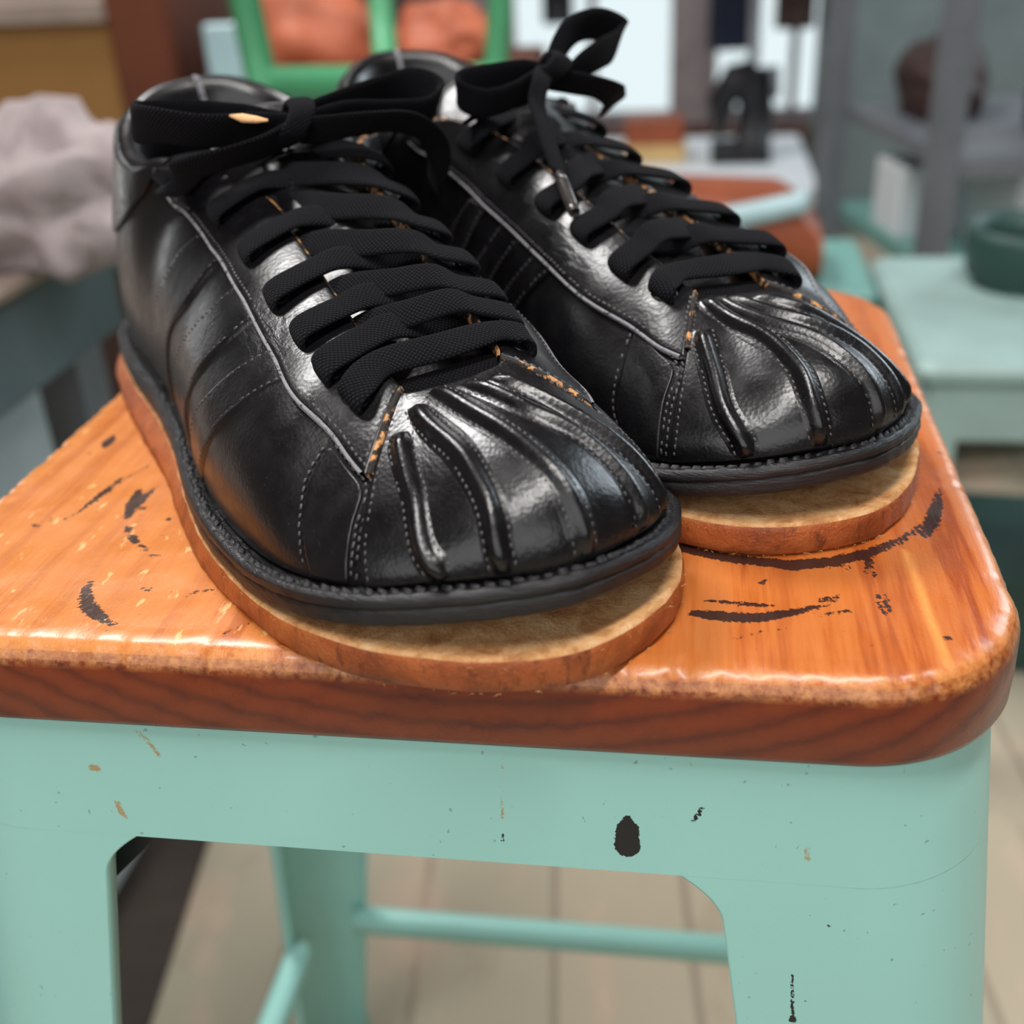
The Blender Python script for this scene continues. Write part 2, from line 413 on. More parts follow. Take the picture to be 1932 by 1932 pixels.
class Shoe:
    def __init__(s, name, label, flip, w0, s0, mir, phi):
        s.k = -1.0 if flip else 1.0; s.flip = flip
        w = np.array([.834, .551]); d = np.array([.551, -.834]); w /= np.linalg.norm(w); d /= np.linalg.norm(d)
        a = math.radians(phi); pv = np.array([10., 120.])
        def tow(q):
            X, Y = np.array(q)-pv
            x = math.cos(a)*X-math.sin(a)*Y+pv[0]; y = math.sin(a)*X+math.cos(a)*Y+pv[1]
            return ((mir*x+w0)*w+(y+s0)*d)/1000
        o = tow((0, 0)); ax = (tow((1, 0))-o)*s.k
        s.root = thing(name, label, 'shoe', (o[0], o[1], H), math.atan2(ax[1], ax[0]), 'pair of black leather shoes on the stool')
    def P(s, pts):
        p = np.asarray(pts, float)/1000.0; p = p.copy(); p[..., 0] *= s.k; return p.reshape(-1, 3)
    def mk(s, name, V, F, mats, parent=None, **kw):
        if s.flip: F = [tuple(reversed(f)) for f in F]
        return mk(name, s.P(V), F, mats, parent or s.root, **kw)
    # a leather panel lying on the surface; UV is a grid of (u,v); edges roll down
    def panel(s, name, fn, nu, nv, h, mats, parent=None, rims=(0, 0, 0, 0), base=0.0, closeu=False, under=.5, ew=.012, puff=0.0):
        """rims: material index for the edges s=0, s=1, t=0, t=1 ; fn(S,T)->uv"""
        def par(n, closed=False):
            if closed: return np.linspace(0, 1, n, endpoint=False), np.zeros(n)
            x = np.r_[0, 0, ew*.5, ew*1.6, np.linspace(0, 1, n)[1:-1], 1-ew*1.6, 1-ew*.5, 1, 1]
            e = np.r_[-under, h*.72, h*.95, h, np.full(n-2, h), h, h*.95, h*.72, -under]
            o = np.argsort(x, kind='stable'); return x[o], e[o]
        S, ES = par(nu, closeu); T, ET = par(nv)
        if closeu: ES = np.full(nu, h)
        SS, TT = np.meshgrid(S, T, indexing='ij')
        Hh = np.minimum(ES[:, None], ET[None, :])
        if puff: Hh = Hh+puff*np.sin(np.pi*SS)*np.sin(np.pi*TT)*(Hh > 0)
        uv = fn(SS, TT)
        V = surf(uv[..., 0], uv[..., 1])+surf_n(uv[..., 0], uv[..., 1])*(Hh+base)[..., None]
        ni, nj = SS.shape; F = []; fm = []
        for i in range(ni if closeu else ni-1):
            for j in range(nj-1):
                i2 = (i+1) % ni
                F.append((i*nj+j, i*nj+j+1, i2*nj+j+1, i2*nj+j))
                r = 0
                if not closeu and i == 0: r = rims[0]
                elif not closeu and i == ni-2: r = rims[1]
                elif j == 0: r = rims[2]
                elif j == nj-2: r = rims[3]
                fm.append(r)
        return s.mk(name, V, F, mats, parent, fm=fm)
    # raised or sunk line swept over the surface
    def strip(s, uv, prof, base=0.0, n=60, taper=0.0):
        q = ipl(uv, n); p = on(q); nn = surf_n(q[:, 0], q[:, 1])
        t = unit(np.gradient(p, axis=0)); sd = unit(np.cross(nn, t))
        k = np.ones(n)
        if taper:
            x = np.linspace(0, 1, n); k = np.clip(np.minimum(x/taper, (1-x)/taper), 0, 1)**.5
        V = []
        for i in range(n):
            for (o, hh) in prof: V.append(p[i]+sd[i]*o*(.5+.5*k[i])+nn[i]*(hh*k[i]+base))
        return np.array(V), gridf(n, len(prof), flip=False), p, nn, sd
    def stitches(s, rows, name, parent, mat='thread', pitch=2.3, ln=1.5, wd=.34, hh=.28):
        """rows: list of (uv polyline, side offset mm, base height)"""
        V = []; F = []
        for uv, off, base in rows:
            q = ipl(uv, 160); p = on(q); nn = surf_n(q[:, 0], q[:, 1]); t = unit(np.gradient(p, axis=0)); sd = unit(np.cross(nn, t))
            p = p+sd*off+nn*base
            d = np.r_[0, np.cumsum(np.linalg.norm(np.diff(p, axis=0), axis=1))]
            for x in np.arange(pitch*.6, d[-1]-pitch*.4, pitch):
                f = lambda A: np.array([np.interp(x, d, A[:, k]) for k in range(3)])
                c, tt, n_, s_ = f(p), f(t), f(nn), f(sd)
                if random.random() < .06: continue
                tt = tt+s_*random.uniform(.0, .25); k = len(V); l2 = ln*.5*random.uniform(.65, 1.15); c = c+s_*random.uniform(-.1, .1)
                for (a, b, cc) in ((-1, 0, -.1), (-.6, -1, .0), (-.6, 0, 1), (-.6, 1, .0), (.6, -1, .0), (.6, 0, 1), (.6, 1, .0), (1, 0, -.1)):
                    V.append(c+tt*a*l2+s_*b*wd+n_*cc*hh)
                F += [tuple(k+i for i in f_) for f_ in ((0, 2, 1), (0, 3, 2), (1, 2, 5, 4), (2, 3, 6, 5), (4, 5, 7), (5, 6, 7))]
        return s.mk(name, V, F, M[mat], parent)
    # flat woven ribbon along 3-D points with a width direction per point
    def ribbon(s, pts, side, width=9.5, thick=2.0, n=7, name=None, parent=None, wscale=None, ret=False):
        A = crom(np.hstack([np.asarray(pts, float), np.asarray(side, float)]), n)
        p = A[:, :3]; w = unit(A[:, 3:]); t = unit(np.gradient(p, axis=0))
        w = unit(w-t*(w*t).sum(1, keepdims=True)); nn = np.cross(t, w)
        ws = np.ones(len(p)) if wscale is None else np.interp(np.linspace(0, 1, len(p)), np.linspace(0, 1, len(wscale)), wscale)
        K = 16; ang = np.linspace(0, 2*np.pi, K, endpoint=False)
        cx = np.sign(np.cos(ang))*np.abs(np.cos(ang))**.75; cy = np.sign(np.sin(ang))*np.abs(np.sin(ang))**.8
        d = np.r_[0, np.cumsum(np.linalg.norm(np.diff(p, axis=0), axis=1))]
        V = []; UV = []
        for i in range(len(p)):
            for k in range(K):
                V.append(p[i]+w[i]*cx[k]*width*.5*ws[i]+nn[i]*cy[k]*thick*.5); UV.append((d[i]/1000, (cx[k]*width*.5+(20 if cy[k] < 0 else 0))/1000))
        F = gridf(len(p), K, cj=True)+[tuple(range(K-1, -1, -1)), tuple((len(p)-1)*K+k for k in range(K))]
        if ret: return V, F, UV
        return s.mk(name, V, F, M['lace'], parent, uv=UV)

VS_L = [(5.02, .985), (5.35, .85), (5.78, .744), (6.94, .685), (8.24, .705), (9.38, .69), (10.46, .625), (11.22, .545), (11.84, .49)]
VS_M = [(18.50, .53), (18.96, .545), (19.88, .56), (21.0, .585), (22.26, .595), (23.46, .61), (24.86, .68), (25.45, .80), (25.98, .985)]
STRIPE_L = dict(
    a=[(6.60, .69), (6.5, .656), (6.14, .45), (5.8, .319), (5.48, .2), (5.38, .075), (5.35, .02)],
    b=[(7.22, .69), (7.12, .65), (6.9, .463), (6.54, .294), (6.42, .163), (6.40, .02)],
    c=[(7.84, .70), (7.6, .544), (7.3, .406), (6.98, .281), (6.78, .17), (6.70, .02)],
    d=[(8.46, .70), (8.32, .575), (8.02, .406), (7.72, .244), (7.6, .15), (7.58, .02)],
    e=[(9.06, .695), (8.78, .537), (8.48, .388), (8.16, .263), (7.98, .15), (7.92, .02)],
    f=[(9.64, .69), (9.26, .5), (8.9, .325), (8.6, .169), (8.36, .05), (8.29, .02)])
def medial(poly):
    out = []
    for u, v in poly:
        um = 31-u+(-.42+.30*(u-7.0)); out.append((um, v*.86 if v > .05 else v))
    return out
FOX_L = ([(10.82, .545), (10.77, .42), (10.82, .35), (10.96, .21), (11.16, .06), (11.2, .02)], [(10.82, .545), (11.32, .495), (11.76, .44), (11.76, .29), (11.80, .075), (11.81, .02)])
FOX_M = ([(19.94, .55), (19.98, .39), (19.94, .213), (19.78, .12), (19.73, .02)], [(19.90, .55), (19.22, .52), (18.78, .475), (18.86, .306), (18.86, .07), (18.85, .02)])
CAPU_L = [(0, 12.08), (.044, 12.06), (.29, 11.94), (.37, 11.95), (.49, 11.92), (1, 12.0)]
CAPU_M = [(0, 18.66), (.05, 18.64), (.34, 18.60), (.5, 18.52), (1, 18.35)]
HEELV = [(26.0, .985), (26.25, .88), (26.65, .81), (27.7, .58), (28.9, .46), (31, .42), (33.1, .46), (34.28, .57), (35.36, .81), (35.78, .88), (36.02, .985)]
COLLAR = (25.9, 36.1)

def build_shoe(S, ribs, eyeL, eyeM, first_bar=True):
    R = S.root
    # --- upper body
    nu, nv = NS*10, 46
    U = np.arange(nu)/10.0; Vv = np.linspace(0, 1, nv)
    UU, VV = np.meshgrid(U, Vv, indexing='ij')
    V = surf(UU, VV)
    upper = S.mk('upper', V, gridf(nu, nv, ci=True, flip=True), M['leather'])
    # creases of the seams between the quarter panels
    for side in (0, 1):
        for key in 'bdf':
            poly = STRIPE_L[key] if side == 0 else medial(STRIPE_L[key])
            v, f, *_ = S.strip(poly, [(-1.5, -.2), (-.8, .35), (0, .75), (.7, .45), (1.2, -.2)], .2, 50)
            S.mk('seam_ridge', v, f, M['leather'], upper)
    # --- stripes (three a side)
    rows = []
    for side in (0, 1):
        fl = (lambda p: p) if side == 0 else medial
        for a, b in ('ab', 'cd', 'ef'):
            A = ipl(fl(STRIPE_L[a]), 40); B = ipl(fl(STRIPE_L[b]), 40)
            def fn(s_, t_, A=A, B=B):
                x = np.linspace(0, 1, 40)
                f = lambda Q, k: np.interp(t_, x, Q[:, k])
                return np.stack([f(A, 0)*(1-s_)+f(B, 0)*s_, f(A, 1)*(1-s_)+f(B, 1)*s_], -1)
            st = S.panel('side_stripe', fn, 6, 36, .75, [M['leather'], M['leather']], ew=.04)
            sg = -1 if side == 0 else 1
            S.stitches([(fl(STRIPE_L[a]), -.9*sg*-1, .72), (fl(STRIPE_L[b]), .9*sg*-1, .72)], 'stitching', st, pitch=2.3, ln=1.6)
    # --- foxing pieces beside the toe cap
    for (p, q) in (FOX_L, FOX_M):
        A, B = ipl(p, 40), ipl(q, 40)
        def fn(s_, t_, A=A, B=B):
            x = np.linspace(0, 1, 40); f = lambda Q, k: np.interp(t_, x, Q[:, k])
            return np.stack([f(A, 0)*(1-s_)+f(B, 0)*s_, f(A, 1)*(1-s_)+f(B, 1)*s_], -1)
        fx = S.panel('side_overlay', fn, 12, 26, .8, [M['leather'], M['leather']], ew=.03)
        sgn = 1 if p is FOX_L[0] else -1
        S.stitches([(p, 1.3*sgn*(1), .78), (p, -1.1*sgn, .1), (q, -1.3*sgn, .78), (q, -2.9*sgn, .78)], 'stitching', fx, pitch=2.2, ln=1.6)
    # --- toe cap with its ribs
    def cap(s_, t_):
        v = t_*.985; a = pint(v, CAPU_L); b = pint(v, CAPU_M)
        return np.stack([a*(1-s_)+b*s_, v], -1)
    tc = S.panel('toe_cap', cap, 90, 40, 1.25, [M['leather_cap'], M['leather_cap']], ew=.01)
    prof = [(-4.6, -.5), (-3.6, .0), (-2.7, .15), (-2.0, .95), (-1.1, 2.05), (0, 2.5), (1.1, 2.05), (2.0, .95), (2.7, .15), (3.6, .0), (4.6, -.5)]
    rows = []
    for rb in ribs:
        v, f, *_ = S.strip(rb, prof, 1.25, 64, taper=.10)
        S.mk('rib', v, f, M['leather_cap'], tc)
        rows += [(rb, 3.0, 1.3), (rb, -3.0, 1.3)]
    edge = [(pint(v, CAPU_L)+.10, v) for v in np.linspace(.03, .80, 8)]
    edgem = [(pint(v, CAPU_M)-.10, v) for v in np.linspace(.03, .80, 8)]
    S.stitches(rows+[(edge, 0, 1.2), (edgem, 0, 1.2)], 'stitching', tc, pitch=2.0, ln=1.35, wd=.33, hh=.32)
    # --- eyestays
    def eyl(s_, t_):
        u = 5.02+(11.84-5.02)*s_; lo = pint(u, VS_L); return np.stack([u, lo+(1-lo)*t_], -1)
    def eym(s_, t_):
        u = 18.50+(25.98-18.50)*s_; lo = pint(u, VS_M); return np.stack([u, lo+(1-lo)*t_], -1)
    mats = [M['leather_soft'], M['grey_edge'], M['tan_edge']]
    el = S.panel('eyestay', eyl, 110, 16, 2.0, mats, rims=(0, 2, 1, 2), under=1.2, ew=.012, puff=.25)
    em = S.panel('eyestay', eym, 110, 16, 2.0, mats, rims=(2, 0, 1, 2), under=1.2, ew=.012, puff=.25)
    # the flap ends stand a little proud of the toe cap and show their raw edge
    for (es, ul, vs, front) in ((el, np.linspace(5.3, 11.72, 14), VS_L, 11.84), (em, np.linspace(18.62, 25.7, 14), VS_M, 18.50)):
        sg = 1 if es is el else -1
        row = [(u, pint(u, vs)+.001) for u in ul]
        fr = [(front-sg*.13, v) for v in np.linspace(.55 if sg > 0 else .58, .96, 8)]
        S.stitches([(row, -1.6 if sg > 0 else -1.6, 2.0), (fr, 0, 2.0)], 'stitching', es, pitch=2.2, ln=1.6)
        bead, f, *_ = S.strip([(u, pint(u, vs)) for u in np.linspace(ul[0], ul[-1], 24)], [(-.9, -.6), (-.75, .5), (-.1, 1.55), (.7, 1.75), (1.0, .4)], .3, 140)
        S.mk('cut_edge', bead, f, M['grey_edge'], es)
        fe = [(front+sg*.02, v) for v in np.linspace(.50 if sg > 0 else .57, .99, 10)]
        bead, f, *_ = S.strip(fe, [(-1.1, -.6), (-1.0, 1.2), (0, 2.0), (1.0, 1.2), (1.1, -.6)], .2, 40)
        S.mk('raw_edge', bead, f, M['tan_edge'], es)
    # raw inner edges of the flaps (a thin wall hanging from the top line)
    for es, (u0, u1) in ((el, (5.6, 11.8)), (em, (18.55, 25.4))):
        u = np.linspace(u0, u1, 120); T = surf(u, 1.0); nn = surf_n(u, .97); o = outward(u); s_ = stations(u)
        inn = unit((T-surf(u, .93)))
        V = np.stack([T+nn*1.6+inn*.2, T+nn*1.2+inn*.9, T-nn*.2+inn*1.1, T-nn*1.8+inn*.7, T-nn*2.4-inn*.6], 1)
        S.mk('raw_edge', V, gridf(120, 5, flip=True), M['tan_edge'], es)
    # eyelet dimples
    for es, E in ((el, eyeL), (em, eyeM)):
        for (u, v) in E:
            V = []; F = []; p = on((u, v)); n_ = surf_n(u, v); a = unit(on((u+.05, v))-p); b = np.cross(n_, a); k = len(V)
            for (r, hh) in ((3.9, 1.7), (3.3, 2.45), (2.6, 2.3), (2.1, 1.2)):
                for q in range(16):
                    an = q*math.pi/8; V.append(p+(a*math.cos(an)*1.15+b*math.sin(an)*.9)*r+n_*hh)
            F += gridf(4, 16, cj=True, off=k)
            S.mk('eyelet', V, F, M['leather_soft'], es)
    # --- heel tab
    def ht(s_, t_):
        u = 26.0+(36.02-26.0)*s_; lo = pint(u, HEELV); return np.stack([u, lo+(1-lo)*t_], -1)
    hb = S.panel('heel_tab', ht, 80, 18, 1.3, [M['leather_soft'], M['leather_soft']], ew=.012)
    # --- padded collar lining
    u = np.linspace(COLLAR[0], COLLAR[1], 110); T = surf(u, 1.0); o = -outward(u)
    Fp = stations(u)[:, :3]; z = np.array([0, 0, 1.0])
    pr = [(-.6, -1.0), (0, .6), (1.2, 2.0), (3.2, 2.9), (5.6, 2.5), (7.6, .6), (9.2, -3), (10.6, -9), (11.2, -17), (10.2, -27), (7.5, -40)]
    V = np.stack([T+o*a+z*b for a, b in pr]+[Fp+o*7+z*9], 1)
    ln = S.mk('collar_lining', V, gridf(110, len(pr)+1, flip=True), M['lining'])
    V = []
    hu = np.linspace(-.02, .02, 3)                                  # heel seam of the lining
    for x in np.linspace(0, 1, 16):
        i = 1+x*(len(pr)-4); j = int(i); f = i-j; a = pr[j][0]*(1-f)+pr[j+1][0]*f; b = pr[j][1]*(1-f)+pr[j+1][1]*f
        c = surf(31.15, 1.0)-outward(31.15)*(a+.5)+z*(b+.3); w_ = np.array([1.0, 0, 0])
        V += [c-w_*1.1, c-w_*.5+np.array([0, .6, .3]), c+w_*.5+np.array([0, .6, .3]), c+w_*1.1]
    S.mk('lining_seam', V, gridf(16, 4), M['grey_edge'], ln)
    # --- insole
    u = np.arange(0, NS, .5); p = stations(u)[:, :3]-outward(u)*5; p[:, 2] = 24.5
    V = list(p)+[np.array([3, -20, 24.5])]; n = len(p)
    S.mk('insole', V, [(i, (i+1) % n, n) for i in range(n)], M['lining'])
    # --- tongue
    ys = np.linspace(90, -60, 54)
    zc = pint(-ys, [(-92, 48), (-75, 56), (-60, 61), (-45, 66), (-25, 71), (-9, 76.5), (14, 83), (30, 91), (40, 95), (50, 99), (60, 102)])
    V = []
    for i, y in enumerate(ys):
        hw = 27+6*(1-i/53)-(10*max(0, (i-47)/6)**2); k = 1.0
        for x in np.linspace(-1, 1, 19):
            V.append((10+x*hw, y+2*x*x, zc[i]-((x*hw)**2)/58+.5*math.sin(y*.35)*math.cos(x*2)*(1 if y < 70 else 0)))
    n0 = len(V)
    for i, y in enumerate(ys):
        for j in range(19):
            p = V[i*19+j]; V.append((p[0], p[1]+.8, p[2]-4.5))
    F = gridf(54, 19, flip=False)+gridf(54, 19, off=n0, flip=True)
    rim = [53*19+j for j in range(19)]
    F += [(rim[j], rim[j+1], rim[j+1]+n0, rim[j]+n0) for j in range(18)]
    for i in range(53):
        F += [(i*19, (i+1)*19, (i+1)*19+n0, i*19+n0), ((i+1)*19+18, i*19+18, i*19+18+n0, (i+1)*19+18+n0)]
    tg = S.mk('tongue', V, F, M['leather'])
    # raised label on the tongue with an embossed worn mark
    V = []; ny, nx = 30, 26
    for i in range(ny):
        y = -30+i*46/(ny-1)
        for j in range(nx):
            x = -14+j*28/(nx-1); zz = pint(-y, [(-92, 48), (-75, 56), (-60, 61), (-45, 66), (-25, 71), (-9, 76.5), (14, 83), (30, 91), (38, 94)])-x*x/58
            e = min(i, ny-1-i, j, nx-1-j); hh = (-.6, .7, 1.2)[min(e, 2)]
            if 4 < i < 25 and 4 < j < 21:
                hh += .9*max(0, math.sin(i*.9))*max(0, math.cos(j*.8+i*.25))-.35
            V.append((10+x, y, zz+hh))
    S.mk('tongue_label', V, gridf(ny, nx, flip=True), M['leather_cap'], tg)
    # --- welt
    u = np.arange(0, NS, .1); p = stations(u)[:, :3]; o = outward(u); yy = p[:, 1]
    zz = zb(yy); ext = pint(yy, [(-160, 5.0), (-40, 5.6), (30, 5.4), (90, 5.6), (125, 5.6), (150, 5.4)])
    ext = ext-np.clip((p[:, 0]-8)/30, 0, 1)*np.clip((118-yy)/30, 0, 1)*2.1
    sec = [(-13, 0), (-1.5, 0), (-.4, .25), (-.05, 1.2), (0, 3.5), (-.25, 4.3), (-.75, 4.6), (-.2, 4.9), (0, 5.6), (-.1, 6.9), (-.9, 7.7), (-2.0, 7.85), (-3.2, 7.4), (-5.2, 7.3), (-9, 7.6)]
    V = []
    for i in range(len(u)):
        for a, b in sec:
            jit = .34*mnoise.noise(Vector((p[i, 0]*.35, p[i, 1]*.35, b*.8)))
            q = p[i]+o[i]*(ext[i]+a+jit); lum = .55*mnoise.noise(Vector((p[i, 0]*.9, p[i, 1]*.9, a)))+.35*mnoise.noise(Vector((p[i, 0]*2.1, p[i, 1]*2.1, a+3)))
            V.append((q[0], q[1], zz[i]+b+(lum if b > 7.2 and -6 < a < -1.5 else 0)+(.25*lum if b < .3 else 0)))
    wl = S.mk('welt', V, gridf(len(u), len(sec), ci=True, flip=False), M['rubber'])
    V = []; F = []                                                    # thick lock stitch in the welt's channel
    d = np.r_[0, np.cumsum(np.linalg.norm(np.diff(p, axis=0), axis=1))]
    for x in np.arange(2, d[-1], 3.1):
        uu = np.interp(x, d, u); pp = stations(uu)[:3]; oo = outward(uu); tt = np.array([-oo[1], oo[0], 0]) if False else np.array([oo[1], -oo[0], 0])
        ex = np.interp(uu, u, ext); c = pp+oo*(ex*.42+random.uniform(-.3, .3)); c[2] = float(zb(pp[1]))+7.65
        tt = tt+oo*random.uniform(.15, .5); k = len(V); L = random.uniform(1.3, 1.9); r = random.uniform(.5, 1.15)
        for (a, b, cc) in ((-1, 0, -.3), (-.6, -1, 0), (-.6, 0, 1), (-.6, 1, 0), (.6, -1, 0), (.6, 0, 1), (.6, 1, 0), (1, 0, -.3)):
            V.append(c+tt*a*L+oo*b*r+z*cc*r*.9)
        F += [tuple(k+i for i in f_) for f_ in ((0, 2, 1), (0, 3, 2), (1, 2, 5, 4), (2, 3, 6, 5), (4, 5, 7), (5, 6, 7))]
    S.mk('welt_stitching', V, F, M['rubber'], wl)
    # --- outsole: a separate slab of veg-tan leather, glued only behind the ball
    ex2 = pint(yy, [(-160, 8), (-90, 9.5), (-40, 12), (0, 9.5), (40, 8.0), (85, 6.5), (115, 6.2), (150, 7.2)])
    mside = np.clip((p[:, 0]-8)/30, 0, 1)*np.clip((128-yy)/30, 0, 1); ex2 = ex2*(1-mside)+3.7*mside
    splay = np.clip((118-yy)/35, 0, 1)*np.maximum(ex2-ext-.5, 0)
    V = []; fm = []; F = []
    sec = [(-14, .2), (-1.2, .2), (-.3, .8), (.15, 2.5), (.25, 4.2), (.05, 6.2), (-.35, 7.3), (-1.0, 7.8), (-2.5, 7.7), (-9, 7.6), (-16, 7.6), (-24, 7.6)]
    for i in range(len(u)):
        for a, b in sec:
            jit = .35*mnoise.noise(Vector((p[i, 0]*.22, p[i, 1]*.22, b)))+.2*mnoise.noise(Vector((p[i, 0]*1.1, p[i, 1]*1.1, b*2)))
            q = p[i]+o[i]*(ex2[i]+a+(jit if b > .3 else 0)-splay[i]*np.clip((b-1)/6.3, 0, 1)**.8); zq = b*(1+.24*np.clip((q[1]-92)/30, 0, 1))+(.25*jit if 1 < b else 0)
            if b > 7 and q[1] > 88: zq -= .0
            V.append((q[0], q[1], zq))
    n = len(sec); F = gridf(len(u), n, ci=True); fm = [0 if (k % (n-1)) < 6 else 1 for k in range(len(F))]
    V.append((8, 20, 7.6)); c = len(V)-1; m_ = len(u)
    F += [(i*n+n-1, ((i+1) % m_)*n+n-1, c) for i in range(m_)]; fm += [1]*m_
    S.mk('outsole', V, F, [M['sole'], M['suede']], fm=fm)
    # loose fibres along the sole's lower edge
    V = []; F = []
    for k in range(70):
        uu = random.uniform(9.5, 18.5); pp = stations(uu)[:3]; oo = outward(uu); yv = pp[1]; e = np.interp(yv, [85, 115, 150], [6.5, 6.2, 7.2])
        a = pp+oo*(e+.1); a[2] = random.choice((.7, .9, 7.6)); tt = np.array([oo[1], -oo[0], 0])*random.uniform(-1, 1)
        b = a+oo*random.uniform(.3, 1.5)+tt*random.uniform(.5, 2.2)+z*random.uniform(-.2, .5); i = len(V)
        mdl = (a+b)/2+z*random.uniform(0, .5)
        for q, w_ in ((a, .12), (mdl, .09), (b, .03)): V += [q-tt*.0+z*w_, q-z*w_, q+oo*w_]
        F += [(i, i+1, i+4, i+3), (i+1, i+2, i+5, i+4), (i+2, i, i+3, i+5), (i+3, i+4, i+7, i+6), (i+4, i+5, i+8, i+7), (i+5, i+3, i+6, i+8)]
    S.mk('sole_fibres', V, F, M['suede'])['kind'] = 'stuff'
    return dict(el=el, em=em)

def lacing(S, eyeL, eyeM, tops=(0, 0)):
    """criss-cross lacing over a straight first bar; one mesh for the lace's crossings"""
    root = S.root; Vs = []; Fs = []; UVs = []
    Y = np.array([0, 1.0, -.42])
    def edge(u, h): return surf(u, 1.0)+surf_n(u, .95)*h
    def eye(e, h, out=0.0):
        u, v = e; return surf(u, v-out)+surf_n(u, v)*h
    def put(pts, sides, **kw):
        V, F, UV = S.ribbon(pts, sides, ret=True, **kw); k = len(Vs)
        Vs.extend(V); UVs.extend(UV); Fs.extend(tuple(k+i for i in f) for f in F)
    def rowdir(E, i):
        a = on(E[max(i-1, 0)]); b = on(E[min(i+1, len(E)-1)]); return unit(a-b)
    n = min(len(eyeL), len(eyeM))
    # straight bar at the throat
    l, m = eyeL[0], eyeM[0]; dl, dm = rowdir(eyeL, 0), rowdir(eyeM, 0)
    el_, em_ = edge(l[0]+.05, 3.4), edge(m[0]-.05, 3.4); mid = (el_+em_)/2+np.array([0, 2.5, 1.0])
    put([eye(l, -2), eye(l, 2.6, .035), eye(l, 4.6, -.02), el_, mid, em_, eye(m, 4.6, -.02), eye(m, 2.6, .035), eye(m, -2)], [dl, dl, dl, dl, Y, dm, dm, dm, dm], width=9.6)
    # a second length passing under the flaps just ahead of the bar
    a, b = edge(l[0]+.9, -2.0), edge(m[0]-.9, -2.0); mid = (a+b)/2+np.array([0, 2, 1.2])
    put([a+np.array([-6, 0, -3]), a, mid, b, b+np.array([6, 0, -3])], [Y]*5, width=9)
    for i in range(1, n):
        l, m = eyeL[i], eyeM[i]; dl, dm = rowdir(eyeL, i), rowdir(eyeM, i)
        nl = eyeL[min(i+1, n-1)]; nm = eyeM[min(i+1, n-1)]; k = .62 if i < n-1 else 1.0
        du = (nl[0]-l[0]) if i < n-1 else (l[0]-eyeL[i-1][0]); dv = (nm[0]-m[0]) if i < n-1 else (m[0]-eyeM[i-1][0])
        e0 = edge(m[0], 4.2); e1 = edge(l[0]+du*k, 1.0)
        mid = e0*.45+e1*.55+np.array([0, 1.5, 2.0]); q = e0*.78+e1*.22+np.array([0, .5, 2.8])
        put([eye(m, -2.5), eye(m, 2.2, .045), eye(m, 5.0, .0), e0, q, mid, e1+np.array([3, 0, 0]), e1+np.array([-3.5, -1, -4.5])], [dm, dm, dm, dm, Y, Y, Y, Y], width=9.9)
        e0 = edge(l[0], 4.2); e1 = edge(m[0]+dv*k, .2)
        mid = e0*.40+e1*.60+np.array([0, -.5, -2.2]); q = e0*.74+e1*.26+np.array([0, 0, .8])
        put([eye(l, -2.5), eye(l, 2.2, .045), eye(l, 5.0, .0), e0, q, mid, e1+np.array([-3, 0, -2]), e1+np.array([3.5, -1, -5.5])], [dl, dl, dl, dl, Y, Y, Y, Y], width=9.9)
    return S.mk('lace', Vs, Fs, M['lace'], root, uv=UVs)

EYE_L7 = [(10.82, .76), (10.12, .815), (9.40, .835), (8.62, .825), (7.72, .825), (6.74, .81), (5.98, .84)]
EYE_M7 = [(19.55, .82), (20.3, .82), (21.0, .83), (21.7, .83), (22.4, .82), (23.3, .82), (24.3, .84)]
EYE_L6 = [(10.8, .775), (9.9, .81), (9.0, .82), (8.1, .82), (7.2, .82), (6.3, .82)]
EYE_M6 = [(19.54, .812), (20.64, .815), (21.58, .84), (22.34, .825), (23.26, .81), (24.34, .845)]
RIBS_A = [[(12.45, .70), (12.54, .631), (12.76, .506), (12.92, .4), (12.98, .275), (13.06, .169), (13.26, .056), (13.32, .02)],
          [(12.98, .85), (13.22, .769), (13.9, .588), (14.1, .4), (14.12, .25), (14.1, .15), (14.12, .02)],
          [(13.8, .95), (14.3, .856), (14.88, .663), (15.16, .463), (15.26, .3), (15.26, .169), (15.26, .02)],
          [(15.1, .95), (15.5, .85), (15.86, .67), (16.40, .488), (16.58, .32), (16.56, .163), (16.5, .02)],
          [(16.2, .92), (16.6, .80), (17.1, .66), (17.5, .5), (17.66, .338), (17.64, .194), (17.6, .02)]]
RIBS_B = [[(18.05, .69), (17.98, .625), (17.78, .475), (17.62, .294), (17.3, .125), (17.2, .02)],
          [(17.9, .93), (17.28, .831), (16.1, .656), (15.78, .45), (15.80, .244), (15.79, .02)],
          [(17.0, .95), (16.34, .825), (15.14, .619), (14.76, .425), (14.66, .263), (14.66, .02)],
          [(16.1, .95), (15.5, .831), (14.5, .644), (13.9, .456), (13.76, .28), (13.80, .156), (13.83, .02)],
          [(14.9, .93), (14.2, .80), (13.4, .64), (12.95, .48), (12.86, .28), (12.86, .02)]]

# left of the picture: the right-foot shoe; right of the picture: its mate
SA = Shoe('leather_shoe', 'black leather shoe at the front, its bow tied flat against the tongue', True, -60, 0, 1, 0.0)
build_shoe(SA, RIBS_A, EYE_L7, EYE_M7)
laceA = lacing(SA, EYE_L7, EYE_M7)
SB = Shoe('leather_shoe', 'black leather shoe behind, its lace loop standing up and aglet hanging over the eyelets', False, 60, -19, -1, 4.5)
build_shoe(SB, RIBS_B, EYE_L6, EYE_M6)
laceB = lacing(SB, EYE_L6, EYE_M6)

